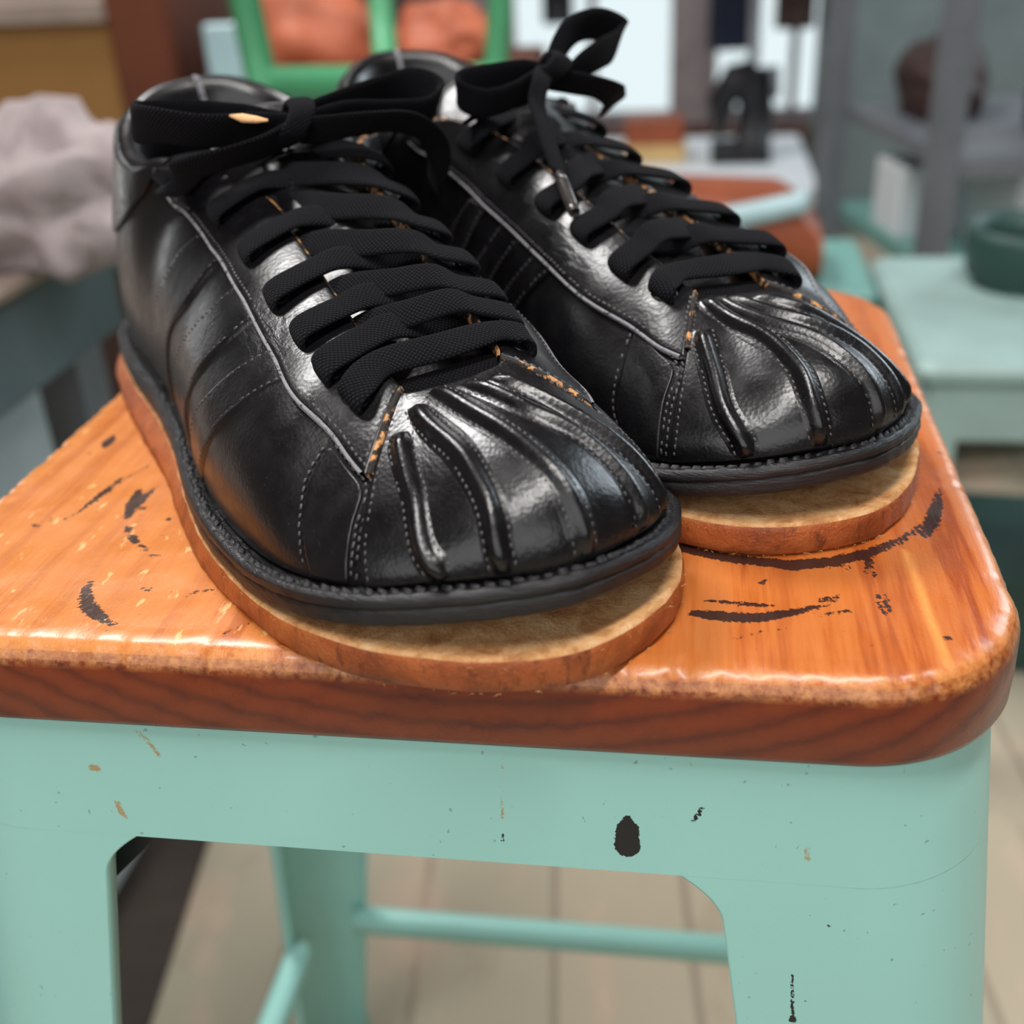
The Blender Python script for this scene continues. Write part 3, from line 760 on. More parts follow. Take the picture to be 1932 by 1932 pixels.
def bows():
    up = np.array([0, .25, 1.0]); S = SA
    # --- flat bow of the front shoe
    def rb(S, par, name, pts, sides, **kw): return S.ribbon(pts, sides, name=name, parent=par, **kw)
    rb(S, laceA, 'bow_loop', [(8, -28, 99), (-6, -24, 100), (-20, -24, 101), (-31, -30, 103), (-37, -40, 103), (-33, -49, 102.5), (-20, -46, 102), (-4, -38, 100), (8, -31, 99)],
       [up*1.0, (0, .5, 1), (0, .5, 1), (0, .45, 1), (.1, .3, 1), (0, .3, 1), (0, .3, 1), (0, .3, 1), up], width=12, thick=2.4, wscale=[.6, 1, 1, 1, 1, 1, 1, 1, .6])
    rb(S, laceA, 'bow_loop', [(10, -31, 100), (19, -34, 101.5), (31, -38, 103), (45, -42, 104.5), (55, -40, 105.0), (60, -35, 102), (55, -30, 98), (42, -29, 98.5), (26, -28, 100.5), (10, -27, 99)],
       [up, (0, .6, 1), (0, .6, 1), (0, .5, 1), (.2, .2, 1), (.4, .3, 1), (0, .5, 1), (0, .6, 1), (0, .6, 1), up], width=11, thick=2.2, wscale=[.6, .9, 1, 1, 1, 1, 1, 1, .9, .6])
    rb(S, laceA, 'lace_end', [(9, -27, 97), (18, -20, 98), (30, -15, 99), (42, -16, 97.5), (52, -22, 91), (57, -30, 82), (58, -37, 72)],
       [(0, .8, 1), (0, .8, 1), (0, .9, .9), (.1, .9, .8), (.3, 1, .5), (.2, 1, .3), (0, 1, .2)], width=10.5, thick=2.0)
    rb(S, laceA, 'lace_end', [(7, -27, 97), (-4, -20, 95), (-16, -20, 93), (-25, -27, 90), (-29, -38, 85), (-30, -46, 82)],
       [(0, .8, 1), (0, .8, 1), (0, .9, .9), (0, 1, .8), (.3, 1, .6), (.2, 1, .4)], width=10.5, thick=2.0)
    rb(S, laceA, 'knot', [(4.5, -31, 93), (5.5, -22.5, 96), (8, -20.5, 100), (11, -23.5, 104), (12, -31, 105), (11, -37, 101)],
       [(1, .1, 0)]*6, width=9, thick=3.2, wscale=[.9, 1, .8, .9, 1, .8])
    # a frayed pale thread end caught in the loop
    p = [(-12.5, -19.5, 105.2), (-9, -18.8, 104.2), (-5, -18.3, 103.4), (-1.5, -18.2, 102.8)]
    m_ = MB(); m_.tube([Vector(SA.P([q])[0]) for q in p], [.0004, .0016, .0013, .0004], 8, flat=.6); m_.build('frayed_thread', M['fray'], laceA, True)
    # --- standing bow of the shoe behind
    S = SB
    rb(S, laceB, 'bow_loop', [(8, -14, 106), (4, -16, 110.5), (-2, -19, 115), (-10, -22, 117.6), (-19, -24, 117.4), (-27, -24, 113.6), (-22, -19, 110.4), (-13, -14, 109.0), (-4, -12, 106.4), (5, -12, 102.5)],
       [(.6, .5, .6), (.7, .4, .6), (.6, .45, .7), (.35, .5, .9), (.1, .5, 1), (-.2, .5, 1), (0, .35, 1), (0, .3, 1), (0, .4, 1), (.3, .8, .6)], width=12.0, thick=2.2, wscale=[.6, .85, 1, 1, 1, 1, 1, 1, .9, .7])
    rb(S, laceB, 'bow_loop', [(9, -14, 105), (18, -9, 103.5), (28, -7, 100.0), (37, -8, 99.0), (42.5, -12, 101.0), (42, -15, 104), (33, -15, 105), (19, -14, 106), (9, -14, 104.5)],
       [(0, .6, 1), (0, .6, 1), (0, .5, 1), (0, .5, 1), (.2, .3, 1), (.1, .2, 1), (0, .3, 1), (0, .4, 1), (0, .6, 1)], width=11, thick=2.2, wscale=[.6, .9, 1, 1, 1, 1, 1, .9, .6])
    te = rb(S, laceB, 'lace_end', [(9, -13, 106), (14, -8, 106), (19, -2, 104), (23.5, 3, 98.5), (26, 11, 92.8), (28.5, 19, 87.2), (30.5, 26, 82.3), (31, 28, 81)],
       [(1, .4, .2), (1, .4, .3), (1, .3, .4), (1, .2, .4), (1, .1, .5), (1, .1, .5), (1, 0, .4), (1, 0, .4)], width=7.5, thick=2.0, wscale=[.8, .9, 1, 1, 1, 1, .8, .45])
    a = SB.P([(31, 28, 81), (31.8, 31.5, 78.6), (33.8, 39.5, 73.2), (34.2, 41.5, 71.8)])
    m_ = MB(); m_.tube([Vector(q) for q in a], [.0015, .00215, .00215, .0019], 10); m_.build('aglet', M['aglet'], laceB, True)
    rb(S, laceB, 'lace_end', [(8, -14, 103), (0, -10, 101), (-9, -8, 98.5), (-17, -12, 95), (-24, -22, 91), (-28, -32, 87)],
       [(0, .8, 1), (0, .8, 1), (0, .9, .9), (.1, .9, .8), (.2, 1, .5), (.2, 1, .5)], width=10, thick=2.0)
    rb(S, laceB, 'lace_end', [(34, -26, 91), (28, -16, 96), (20, -11, 99), (12, -11, 101)], [(0, 1, .3), (0, .9, .6), (0, .8, .9), (0, .8, 1)], width=10, thick=2.0)
    rb(S, laceB, 'knot', [(14, -20, 101), (14.5, -11, 103), (11, -7.5, 106), (6, -9, 109), (4, -16, 109), (6, -22, 105)], [(1, .1, .5)]*6, width=9, thick=3.4, wscale=[.9, 1, .85, .9, 1, .8])
bows()
# ---------------------------------------------------------------- the stool
def cam_pix():
    f = 2184.642; Cc = np.array([.066, -.3682, .1604]); yaw, pitch, roll = .1668, .4918, -.0518
    cy, sy, cp, sp = math.cos(yaw), math.sin(yaw), math.cos(pitch), math.sin(pitch)
    fw = np.array([-sy*cp, cy*cp, -sp]); r = np.array([cy, sy, 0]); up = np.cross(r, fw)
    r2 = math.cos(roll)*r+math.sin(roll)*up; u2 = -math.sin(roll)*r+math.cos(roll)*up
    return f, Cc, r2, u2, fw
CF, CC, CR, CU, CW = cam_pix()

def rrect(hx, hy, r, n):
    """rounded rectangle outline, n points, with outward normals; starts at the middle of the front edge"""
    segs = []; L = 0
    def pt(s):
        ex, ey = hx-r, hy-r; q = math.pi*r/2
        for (ln, k) in ((ex, 0), (q, 1), (2*ey, 2), (q, 3), (2*ex, 4), (q, 5), (2*ey, 6), (q, 7), (ex, 8)):
            if s <= ln+1e-12:
                f = s/ln if ln else 0
                if k == 0: return (f*ex, -hy), (0, -1)
                if k == 1: a = -math.pi/2+f*math.pi/2; return (ex+r*math.cos(a), -ey+r*math.sin(a)), (math.cos(a), math.sin(a))
                if k == 2: return (hx, -ey+f*2*ey), (1, 0)
                if k == 3: a = f*math.pi/2; return (ex+r*math.cos(a), ey+r*math.sin(a)), (math.cos(a), math.sin(a))
                if k == 4: return (ex-f*2*ex, hy), (0, 1)
                if k == 5: a = math.pi/2+f*math.pi/2; return (-ex+r*math.cos(a), ey+r*math.sin(a)), (math.cos(a), math.sin(a))
                if k == 6: return (-hx, ey-f*2*ey), (-1, 0)
                if k == 7: a = math.pi+f*math.pi/2; return (-ex+r*math.cos(a), -ey+r*math.sin(a)), (math.cos(a), math.sin(a))
                return (-ex+f*ex, -hy), (0, -1)
            s -= ln
        return (0, -hy), (0, -1)
    tot = 4*(hx-r)+4*(hy-r)+2*math.pi*r
    P, N = zip(*[pt(i*tot/n) for i in range(n)])
    return np.array(P), np.array(N)

def segdist(P, a, b):
    a, b = np.array(a, float), np.array(b, float); d = b-a; t = np.clip(((P-a)@d)/max(d@d, 1e-12), 0, 1)
    return np.linalg.norm(P-(a+t[:, None]*d), axis=1), t

def marks(P, polys):
    """soft field: 1 on the strokes, 0 away from them; strokes are polylines with a half-width per point (m)"""
    out = np.zeros(len(P))
    for pl in polys:
        for (x0, y0, r0), (x1, y1, r1) in zip(pl[:-1], pl[1:]):
            d, t = segdist(P, (x0, y0), (x1, y1)); r = r0+(r1-r0)*t
            out = np.maximum(out, np.clip(.5+(r-d)/.0026, 0, 1.2))
    return out

INK_SHADE_TOP = [[(-0.09319, -0.11946, 0.0008), (-0.09222, -0.12453, 0.0016), (-0.08848, -0.13029, 0.002), (-0.08432, -0.13456, 0.002), (-0.08039, -0.13725, 0.0012), (-0.07701, -0.13919, 0.0006)],
 [(-0.1033, -0.0654, 0.0012), (-0.10177, -0.07423, 0.0018), (-0.09898, -0.0826, 0.0013)],
 [(-0.09633, -0.08804, 0.001), (-0.09508, -0.0915, 0.0009)],
 [(-0.09286, -0.09421, 0.0014), (-0.0899, -0.09714, 0.0012)],
 [(-0.08788, -0.09946, 0.0009), (-0.08463, -0.10137, 0.0008)],
 [(-0.08239, -0.10392, 0.0007), (-0.07924, -0.1046, 0.0004)],
 [(-0.0985, -0.06222, 0.0003), (-0.0995, -0.0688, 0.0012), (-0.09966, -0.07584, 0.0014)],
 [(-0.10787, -0.04778, 0.0003), (-0.11222, -0.06033, 0.0005), (-0.11408, -0.0696, 0.001), (-0.11414, -0.07492, 0.0005)],
 [(-0.11305, -0.05659, 0.0004), (-0.11496, -0.07143, 0.001), (-0.11588, -0.0802, 0.0004), (-0.1184, -0.0854, 0.0002)],
 [(-0.13044, -0.02535, 0.0008), (-0.13033, -0.02973, 0.0022), (-0.12965, -0.034, 0.0012)],
 [(-0.13285, -0.04045, 0.0006), (-0.13195, -0.03958, 0.0005)],
 [(-0.12666, -0.0892, 0.0007), (-0.12368, -0.09, 0.0005)],
 [(-0.08612, -0.08351, 0.0008), (-0.08574, -0.08282, 0.0008)],
 [(-0.0969, -0.07741, 0.0009), (-0.09653, -0.0767, 0.0009)],
 [(-0.07692, -0.12159, 0.0009), (-0.0745, -0.12196, 0.0005)],
 [(-0.12341, -0.08402, 0.0004), (-0.12222, -0.08728, 0.0004)],
 [(-0.04171, -0.13488, 0.0002), (-0.04514, -0.13898, 0.00035), (-0.04927, -0.14281, 0.00015)],
 [(-0.05579, -0.12013, 0.0003), (-0.06181, -0.12187, 0.00035), (-0.06386, -0.12595, 0.0002)],
 [(0.06968, -0.1231, 0.0016), (0.07462, -0.12346, 0.0022), (0.08106, -0.12394, 0.0022), (0.08621, -0.12356, 0.0019), (0.09274, -0.12118, 0.0016), (0.09939, -0.11806, 0.0008), (0.10557, -0.11395, 0.0003)],
 [(0.07045, -0.11643, 0.0003), (0.07732, -0.11744, 0.0008), (0.08645, -0.11826, 0.0009), (0.08974, -0.11753, 0.0003)],
 [(0.09903, -0.12239, 0.0004), (0.10695, -0.1192, 0.0008), (0.10764, -0.11867, 0.0003)],
 [(0.10036, -0.11431, 0.0004), (0.10643, -0.1119, 0.0005)],
 [(0.08625, -0.10795, 0.0009), (0.08739, -0.10657, 0.0007)],
 [(0.11514, -0.0937, 0.001), (0.11456, -0.09837, 0.001), (0.11322, -0.1006, 0.0005)],
 [(0.11517, -0.10205, 0.0007), (0.11578, -0.10149, 0.0006)],
 [(0.10887, -0.09875, 0.0006), (0.1099, -0.09922, 0.0005)],
 [(0.11498, -0.11079, 0.0004), (0.11493, -0.11814, 0.0006), (0.11582, -0.12092, 0.0004)],
 [(0.11701, -0.11015, 0.0004), (0.11681, -0.1192, 0.0005)],
 [(0.11404, -0.11821, 0.0004), (0.11769, -0.11913, 0.0004)],
 [(0.08973, -0.12888, 0.0004), (0.09106, -0.12763, 0.0004)],
 [(0.12838, -0.12934, 0.0011), (0.12887, -0.12996, 0.0009)],
 [(0.06639, -0.09031, 0.0024), (0.07353, -0.09387, 0.0022), (0.08094, -0.09592, 0.0022), (0.0948, -0.09805, 0.0026), (0.10538, -0.09571, 0.0024), (0.11558, -0.09004, 0.002), (0.12488, -0.08257, 0.0012), (0.13183, -0.07378, 0.0008)],  # painted shade under the rear shoe, following its sole
 [(0.13299, -0.10319, 0.0004), (0.1333, -0.10369, 0.0004)],
 [(0.13156, -0.0798, 0.0012), (0.13466, -0.07208, 0.0022), (0.13799, -0.06082, 0.0016), (0.14032, -0.05067, 0.0004)],
 [(0.07827, -0.13359, 0.00025), (0.08591, -0.13008, 0.0003)],
 [(0.14342, -0.02613, 0.0004), (0.14822, -0.02591, 0.001)]]
GLUE_TOP = [[(0.12506, -0.08887, 0.00035), (0.12579, -0.10752, 0.00045), (0.12621, -0.12433, 0.0005), (0.1271, -0.13991, 0.0006)]]
INK_FRONT = [[(0.05425, -0.0446, 0.0005), (0.05426, -0.04882, 0.0029), (0.05426, -0.054, 0.0033)],
 [(0.02232, -0.05262, 0.00025), (0.0222, -0.055, 0.0005), (0.02214, -0.0561, 0.0002)],
 [(0.07263, -0.04092, 0.0005), (0.07129, -0.04345, 0.0007), (0.07044, -0.04526, 0.0004)],
 [(0.08918, -0.03278, 8e-05), (0.09302, -0.03263, 0.00015)],
 [(0.0973, -0.09135, 0.00035), (0.09822, -0.10513, 0.00045), (0.09833, -0.10679, 0.0011)],
 [(0.1054, -0.07445, 0.0005), (0.10541, -0.07464, 0.0005)],
 [(0.10102, -0.0998, 0.0004), (0.10104, -0.10001, 0.0004)]]
RUST_FRONT = [[(0.02296, -0.02949, 0.0001), (0.02274, -0.03891, 0.00018), (0.02241, -0.0481, 0.00035)],
 [(-0.08795, -0.04049, 0.0012), (-0.08661, -0.04057, 0.001)],
 [(-0.07378, -0.02806, 0.0003), (-0.07131, -0.03015, 0.0004), (-0.06852, -0.03505, 0.0006)],
 [(-0.08301, -0.05134, 0.0008), (-0.08233, -0.05449, 0.0008), (-0.08111, -0.0559, 0.0005)],
 [(0.0984, -0.05056, 0.00035), (0.09865, -0.05407, 0.0007)]]

def stool(label, full=True):
    t = thing('wooden_seat_stool', label, 'stool', (0, 0, 0))
    # --- seat
    n, nr = (640, 110) if full else (160, 12)
    hs, r, th = .15, .043, .0245
    P, N = rrect(hs, hs, r, n)
    prof = [(-.030, -th), (-.0022, -th), (-.0006, -th+.0008), (0, -th+.0025), (.0002, -th*.6), (0, -.0065), (-.0006, -.0042), (-.0018, -.0022), (-.0034, -.0008), (-.0055, -.0001), (-.0085, 0)]
    V = []; worn = []
    for a, z in prof:
        for (p, q) in zip(P, N):
            w = 0.0
            if z > -.008:
                k = .7*mnoise.noise(Vector((p[0]*110, p[1]*110, 1.3)))+.7*mnoise.noise(Vector((p[0]*330, p[1]*330, 4.1)))+.4*mnoise.noise(Vector((p[0]*800, p[1]*800, 2.1)))
                w = k*(.0012 if p[0] < .1 else .0007)*(1 if a > -.006 else .4)
                worn.append(np.clip(.75+.5*k, 0, 1) if -.0060 < z < -.00005 and a > -.0046 else 0)
            else: worn.append(0)
            V.append((p[0]+q[0]*(a+w*.6), p[1]+q[1]*(a+w*.6), z+min(0, w)))
    base = len(prof)
    for k in range(1, nr+1):
        f = 1-k/(nr+.0)
        for (p, q) in zip(P, N):
            x, y = (p+q*(-.0085))*f
            V.append((x, y, -.00035*abs(mnoise.noise(Vector((x*60, y*60, 0)))))); worn.append(0)
    V = np.array(V); F = gridf(base+nr, n, cj=True)
    A = V[:, :2]; topm = (V[:, 2] > -.004)
    at = dict(worn=np.array(worn), chip=np.where(topm, np.clip(.55-(A[:, 0]+.02)*9, -1, .55)-np.where(A[:, 1] > .05, .3, 0), -1), dark_marks=np.zeros(len(V)), glue=np.zeros(len(V)))
    if full:
        at['dark_marks'] = marks(A, INK_SHADE_TOP)*topm
        at['glue'] = marks(A, GLUE_TOP)*topm*.9
    seat = mk('seat', V, F, M['wood'], t, attr=at)
    # --- pressed-steel apron
    h0, rr = .1462, .040; zt, zbm = -th+.0015, -.062
    def ht(z): return h0+.10*(-z-.0245)
    n = 1100 if full else 120; V = []
    zs = np.r_[np.linspace(zt, zbm, 40 if full else 4)]
    for z in zs:
        h = ht(z); Pp, _ = rrect(h-(.0012*max(0, 1-(zt-z)/.004) if z > zt-.004 else 0), h-(.0012*max(0, 1-(zt-z)/.004) if z > zt-.004 else 0), rr, n)
        V += [(a, b, z) for a, b in Pp]
    nz = len(zs); V += [(a, b, zbm) for a, b in rrect(ht(zbm), ht(zbm), rr, n)[0]]
    for k, (d, dz) in enumerate(((.0012, -.0006), (.004, -.0004), (.009, 0))):
        Pp, Nn = rrect(ht(zbm), ht(zbm), rr, n); V += [(p[0]-q[0]*d, p[1]-q[1]*d, zbm+dz) for p, q in zip(Pp, Nn)]
    V = np.array(V); F = gridf(nz, n, cj=True, flip=True)+gridf(4, n, cj=True, flip=True, off=nz*n)
    fr = V[:, 1] < -.12
    Q = V[:, [0, 2]]
    at = dict(dark_marks=marks(Q, INK_FRONT)*fr if full else np.zeros(len(V)), rust=marks(Q, RUST_FRONT)*fr if full else np.zeros(len(V)))
    mk('apron', V, F, M['teal'], t, attr=at)
    # --- legs: each a folded sheet round its corner, splaying out and tapering down
    for sx, sy in ((1, -1), (-1, -1), (1, 1), (-1, 1)):
        zl = np.r_[np.linspace(zbm+.004, -.085, 24), np.linspace(-.086, -.16, 75 if sy < 0 else 10), np.linspace(-.175, -.64, 22)]; NF = 44 if sy < 0 else 14; V = []; K = 40; rows = 0
        for z in zl:
            h = ht(z)-.00004; xi = (.0775 if sx > 0 else .089)+.142*(-z-.066)
            if z > -.076: xi -= .0095*min(1.2, (z+.076)/.014)**2
            pl = []
            for x in np.linspace(xi, h-rr, NF): pl.append((x, -h))
            for a in np.linspace(-math.pi/2, 0, 14)[1:]: pl.append((h-rr+rr*math.cos(a), -h+rr+rr*math.sin(a)))
            for y in np.linspace(-h+rr, -xi, 14)[1:]: pl.append((h, y))
            pl = [(pl[0][0], pl[0][1]+.006)]+pl+[(pl[-1][0]-.006, pl[-1][1])]
            rows = len(pl); V += [(x*sx, y*(-sy), z) for x, y in pl]
        V = np.array(V); F = gridf(len(zl), rows, flip=(sx*sy > 0))
        Q = V[:, [0, 2]]; fr = (V[:, 1] < -.12)
        at = dict(dark_marks=marks(Q, INK_FRONT)*fr if full else np.zeros(len(V)), rust=marks(Q, RUST_FRONT)*fr if full else np.zeros(len(V)))
        lg = mk('leg', V, F, M['teal'], t, attr=at)
        m = lg.modifiers.new('sheet', 'SOLIDIFY'); m.thickness = .0014; m.offset = -1
        f = MB(); h = ht(-.64)
        f.box((h-.043, h-.043, -H), (h+.001, h+.001, -.636), 0, .004)
        f.V = [(x*sx, y*sy, z) for x, y, z in f.V]
        if sx*sy < 0: f.F = [tuple(reversed(q)) for q in f.F]
        f.build('foot_cap', M['rubber'], lg)
    # --- cross bars between the legs (folded flat bar) and the brace under the seat
    for k in range(4):
        z = -.462; h = ht(z)-.008; b = MB()
        sec = [(-.008, -.007), (.008, -.007), (.008, .003), (.003, .007), (-.003, .007), (-.008, .003)]
        V = [(x, h+a, z+c) for x in np.linspace(-h+.03, h-.03, 12) for a, c in sec]
        b.add(V, gridf(12, 6, cj=True)+[(5, 4, 3, 2, 1, 0), tuple(66+i for i in range(6))])
        R = Matrix.Rotation(k*math.pi/2, 3, 'Z'); b.V = [tuple(R @ Vector(v)) for v in b.V]
        b.build('cross_bar', M['teal'], t, True)
    b = MB()
    for s_ in (1, -1):
        R = Matrix.Rotation(s_*math.pi/4, 3, 'Z'); b.box((-.172, -.010, -.082), (.172, .010, -.079), R=R); b.box((-.172, -.010, -.095), (.172, -.008, -.082), R=R)
    b.build('under_brace', M['dark_metal'], t)
    for sx in (1, -1):
        for sy in (1, -1):
            b = MB(); q = [(.064, -.055), (.112, -.055), (.112, -.108)]
            V = [(x*sx, y*sy, z) for y in (.134, .137) for x, z in q]; F = [(0, 2, 1), (3, 4, 5), (0, 1, 4, 3), (1, 2, 5, 4), (2, 0, 3, 5)]
            b.add(V, [tuple(reversed(f)) for f in F] if sx*sy > 0 else F); b.build('corner_gusset', M['dark_metal'], t)
    for c in t.children: c.location.z = H
    return t

M['dark_metal'] = plain('dark_metal', lin(26, 26, 28), .5)
stool('stool with worn orange wooden seat and pale teal steel legs carrying both shoes')

# ---------------------------------------------------------------- the workshop around it
def at(px, py, dist):
    """the point seen at that pixel of the photograph, dist metres in front of the camera"""
    q = CC+dist*((px-966)/CF*CR-(py-966)/CF*CU+CW); return Vector((q[0], q[1], q[2]+H))

M.update(
    floor=None, wall=plain('plaster', lin(92, 88, 84), .9, scale=3), ceil=plain('ceiling_boards', lin(70, 60, 54), .9, scale=3),
    grey_top=plain('worn_grey_top', lin(150, 134, 124), .55, scale=9, var=.2), dark_teal=plain('grey_green_steel', lin(84, 98, 104), .5),
    pale_panel=plain('pale_grey_panel', lin(158, 170, 176), .5), ochre=plain('ochre_board', lin(150, 108, 56), .7, scale=3),
    brown_wood=plain('brown_wood', lin(96, 46, 20), .6, scale=8, var=.3), green=plain('green_paint', lin(78, 158, 110), .45),
    cloth=plain('mauve_grey_cloth', lin(160, 148, 148), .95, scale=12, var=.2), brown_leather=plain('brown_leather', lin(142, 70, 38), .5, scale=9, var=.3),
    orange_leather=plain('orange_leather', lin(196, 108, 76), .55, scale=7, var=.3), white=plain('white_card', lin(226, 232, 236), .7, var=.03), black=plain('black_enamel', lin(22, 22, 26), .5),
    steel=plain('grey_steel', lin(112, 116, 122), .5, var=.15), mauve=plain('mauve_frame', lin(168, 156, 158), .6), navy=plain('navy_cloth', lin(28, 36, 56), .9),
    yellow=plain('straw_board', lin(206, 172, 116), .8), teal2=teal_mat('teal_enamel', (118, 168, 160), .4), cupboard=plain('grey_teal_paint', lin(124, 140, 142), .6), green_glass=plain('deep_green', lin(44, 74, 68), .5), mat=plain('floor_shade_brown', lin(62, 54, 48), .9, scale=10, var=.3), dark_brown=plain('dark_brown', lin(58, 38, 34), .6), pale_teal=plain('pale_teal_enamel', lin(176, 206, 212), .3), dusty_teal=plain('dusty_teal', lin(150, 176, 172), .5))  # mat: colour of the shade painted on the boards

def floor_tone():
    m = Nodes('weathered_boards'); v = m.coord()
    br = m.n('ShaderNodeTexBrick', offset=.37); br.inputs['Scale'].default_value = 1.0
    br.inputs['Color1'].default_value = lin(182, 168, 146); br.inputs['Color2'].default_value = lin(168, 160, 140); br.inputs['Mortar'].default_value = lin(150, 138, 120)
    br.inputs['Mortar Size'].default_value = .004; br.inputs['Brick Width'].default_value = 1.6; br.inputs['Row Height'].default_value = .12
    mp = m.n('ShaderNodeMapping'); mp.inputs['Rotation'].default_value = (0, 0, math.radians(84)); t = m.n('ShaderNodeTexCoord')
    m.l(t.outputs['Object'], mp.inputs[0]); m.l(mp.outputs[0], br.inputs['Vector'])
    p = m.ramp(m.noise(m.coord((1, .35, 1)), 14, 4), [(.52, g(0)), (.66, g(1))]); p2 = m.ramp(m.noise(m.coord((1, .4, 1)), 11, 4), [(.28, g(1)), (.40, g(0))])
    c = m.mix(m.math('MULTIPLY', p, .5), br.outputs['Color'], lin(212, 178, 156)); c = m.mix(m.math('MULTIPLY', p2, .5), c, lin(132, 118, 98))
    m.set(Base_Color=c, Roughness=.85); return m.mat
M['floor'] = floor_tone()

X0, X1, Y0, Y1, ZC = -2.3, 2.6, -2.6, 3.4, 2.7
b = MB(); b.box((X0-.1, Y0-.1, -.08), (X1+.1, Y1+.3, 0)); structure(b.build('floor', M['floor']))
b = MB(); b.box((X0-.1, Y0-.1, ZC), (X1+.1, Y1+.2, ZC+.1)); structure(b.build('ceiling', M['ceil']))
b = MB(); b.box((X0-.1, Y0, 0), (X0, Y1, ZC)); structure(b.build('wall_left', M['wall']))
b = MB(); b.box((X1, Y0, 0), (X1+.1, Y1, ZC)); structure(b.build('wall_right', M['wall']))
b = MB(); b.box((X0-.1, Y0-.1, 0), (X1+.1, Y0, ZC)); structure(b.build('wall_front', M['wall']))
# back wall: low sills with tall shop windows
wins = [(-.52, .02), (.10, .62), (.74, 1.30), (1.42, 2.0)]; zs, zt = .16, 2.25
b = MB(); b.box((X0-.1, Y1, 0), (X1+.1, Y1+.14, zs)); b.box((X0-.1, Y1, zt), (X1+.1, Y1+.14, ZC)); b.box((X0-.1, Y1, zs), (wins[0][0], Y1+.14, zt)); b.box((wins[-1][1], Y1, zs), (X1+.1, Y1+.14, zt))
for (a0, a1), (b0, b1) in zip(wins[:-1], wins[1:]): b.box((a1, Y1, zs), (b0, Y1+.14, zt))
structure(b.build('wall_back', M['mauve']))
gm = Nodes('window_glass'); gm.set(Base_Color=(1, 1, 1, 1), Roughness=0.02, Transmission_Weight=1.0, IOR=1.02)
for k, (a, c) in enumerate(wins):
    fr = MB()
    for q in (((a, Y1+.02, zs), (a+.03, Y1+.08, zt)), ((c-.03, Y1+.02, zs), (c, Y1+.08, zt)), ((a+.03, Y1+.02, zs), (c-.03, Y1+.08, zs+.03)), ((a+.03, Y1+.02, zt-.03), (c-.03, Y1+.08, zt)), (((a+c)/2-.012, Y1+.03, zs+.03), ((a+c)/2+.012, Y1+.07, zt-.03))): fr.box(*q)
    w = structure(fr.build('window_%d' % (k+1), M['mauve']))
    p = MB(); p.box((a+.03, Y1+.045, zs+.03), ((a+c)/2-.012, Y1+.05, zt-.03)); p.box(((a+c)/2+.012, Y1+.045, zs+.03), (c-.03, Y1+.05, zt-.03)); p.build('pane', gm.mat, w)
b = MB(); b.box((X0, Y1-.12, zs-.03), (X1, Y1-.002, zs)); structure(b.build('trim_1', M['brown_wood']))

# --- grey steel bench at the left with a heap of cloth on it
t = thing('steel_workbench', 'low grey steel bench at the left edge with a worn brownish top', 'bench', (-.72, .10, 0))
zt_ = H-.066
def part(name, mat, par, boxes, org, bev=0.0):
    b = MB()
    for q in boxes: b.box(*[tuple(x-y for x, y in zip(p, org)) for p in q], bev=bev)
    return b.build(name, mat, par)
o = (-.72, .10, 0)
part('bench_top', M['grey_top'], t, [((-1.05, -.22, zt_-.012), (-.405, .535, zt_))], o, .006)
part('apron', M['dark_teal'], t, [((-1.04, -.21, zt_-.085), (-.41, .525, zt_-.012))], o, .004)
part('edge_strip', M['teal2'], t, [((-1.05, .526, zt_-.04), (-.405, .546, zt_+.002))], o, .004)
for (x, y) in ((-.47, .455), (-1.03, .455), (-1.03, -.2), (-.47, -.2)): part('leg', M['steel'], t, [((x, y, .006), (x+.045, y+.045, zt_-.08))], o)
part('side_panel', M['pale_panel'], t, [((-.455, -.14, .05), (-.425, .40, zt_-.08))], o, .004)
t = MB(); rng = random.Random(3)
def blob(name, mats, c, r, label, cat, seed, amp=.28, nn=26, parent=None, flatz=None, group=None, fr=2.2):
    V = []; nu, nv = nn*2, nn
    for i in range(nu):
        for j in range(nv+1):
            th, ph = 2*math.pi*i/nu, math.pi*j/nv; d = Vector((math.cos(th)*math.sin(ph), math.sin(th)*math.sin(ph), math.cos(ph)))
            k = 1+amp*mnoise.noise(d*fr+Vector((seed, seed*.3, 0)))+amp*.5*mnoise.noise(d*fr*2.6+Vector((0, seed, 1)))
            z = d.z*r[2]*k
            V.append((d.x*r[0]*k, d.y*r[1]*k, max(z, -r[2]*.55)+r[2]*.55))
    o = mk(name, V, gridf(nu, nv+1, ci=True, flip=False), mats, parent, True)
    o.location = c
    if label: tag(o, label, cat, group)
    return o
qc = at(120, 395, .86)
blob('crumpled_cloth', M['cloth'], (qc.x, qc.y, zt_), (.088, .075, .06), 'heap of crumpled mauve-grey cloth lying on the grey bench', 'cloth', 2.0, .45)
qc = at(215, 395, .98)
blob('paper_bundle', M['mauve'], (qc.x-.02, qc.y, zt_), (.022, .03, .03), 'small pale bundle beside the crumpled cloth on the bench', 'bundle', 5.0, .3)

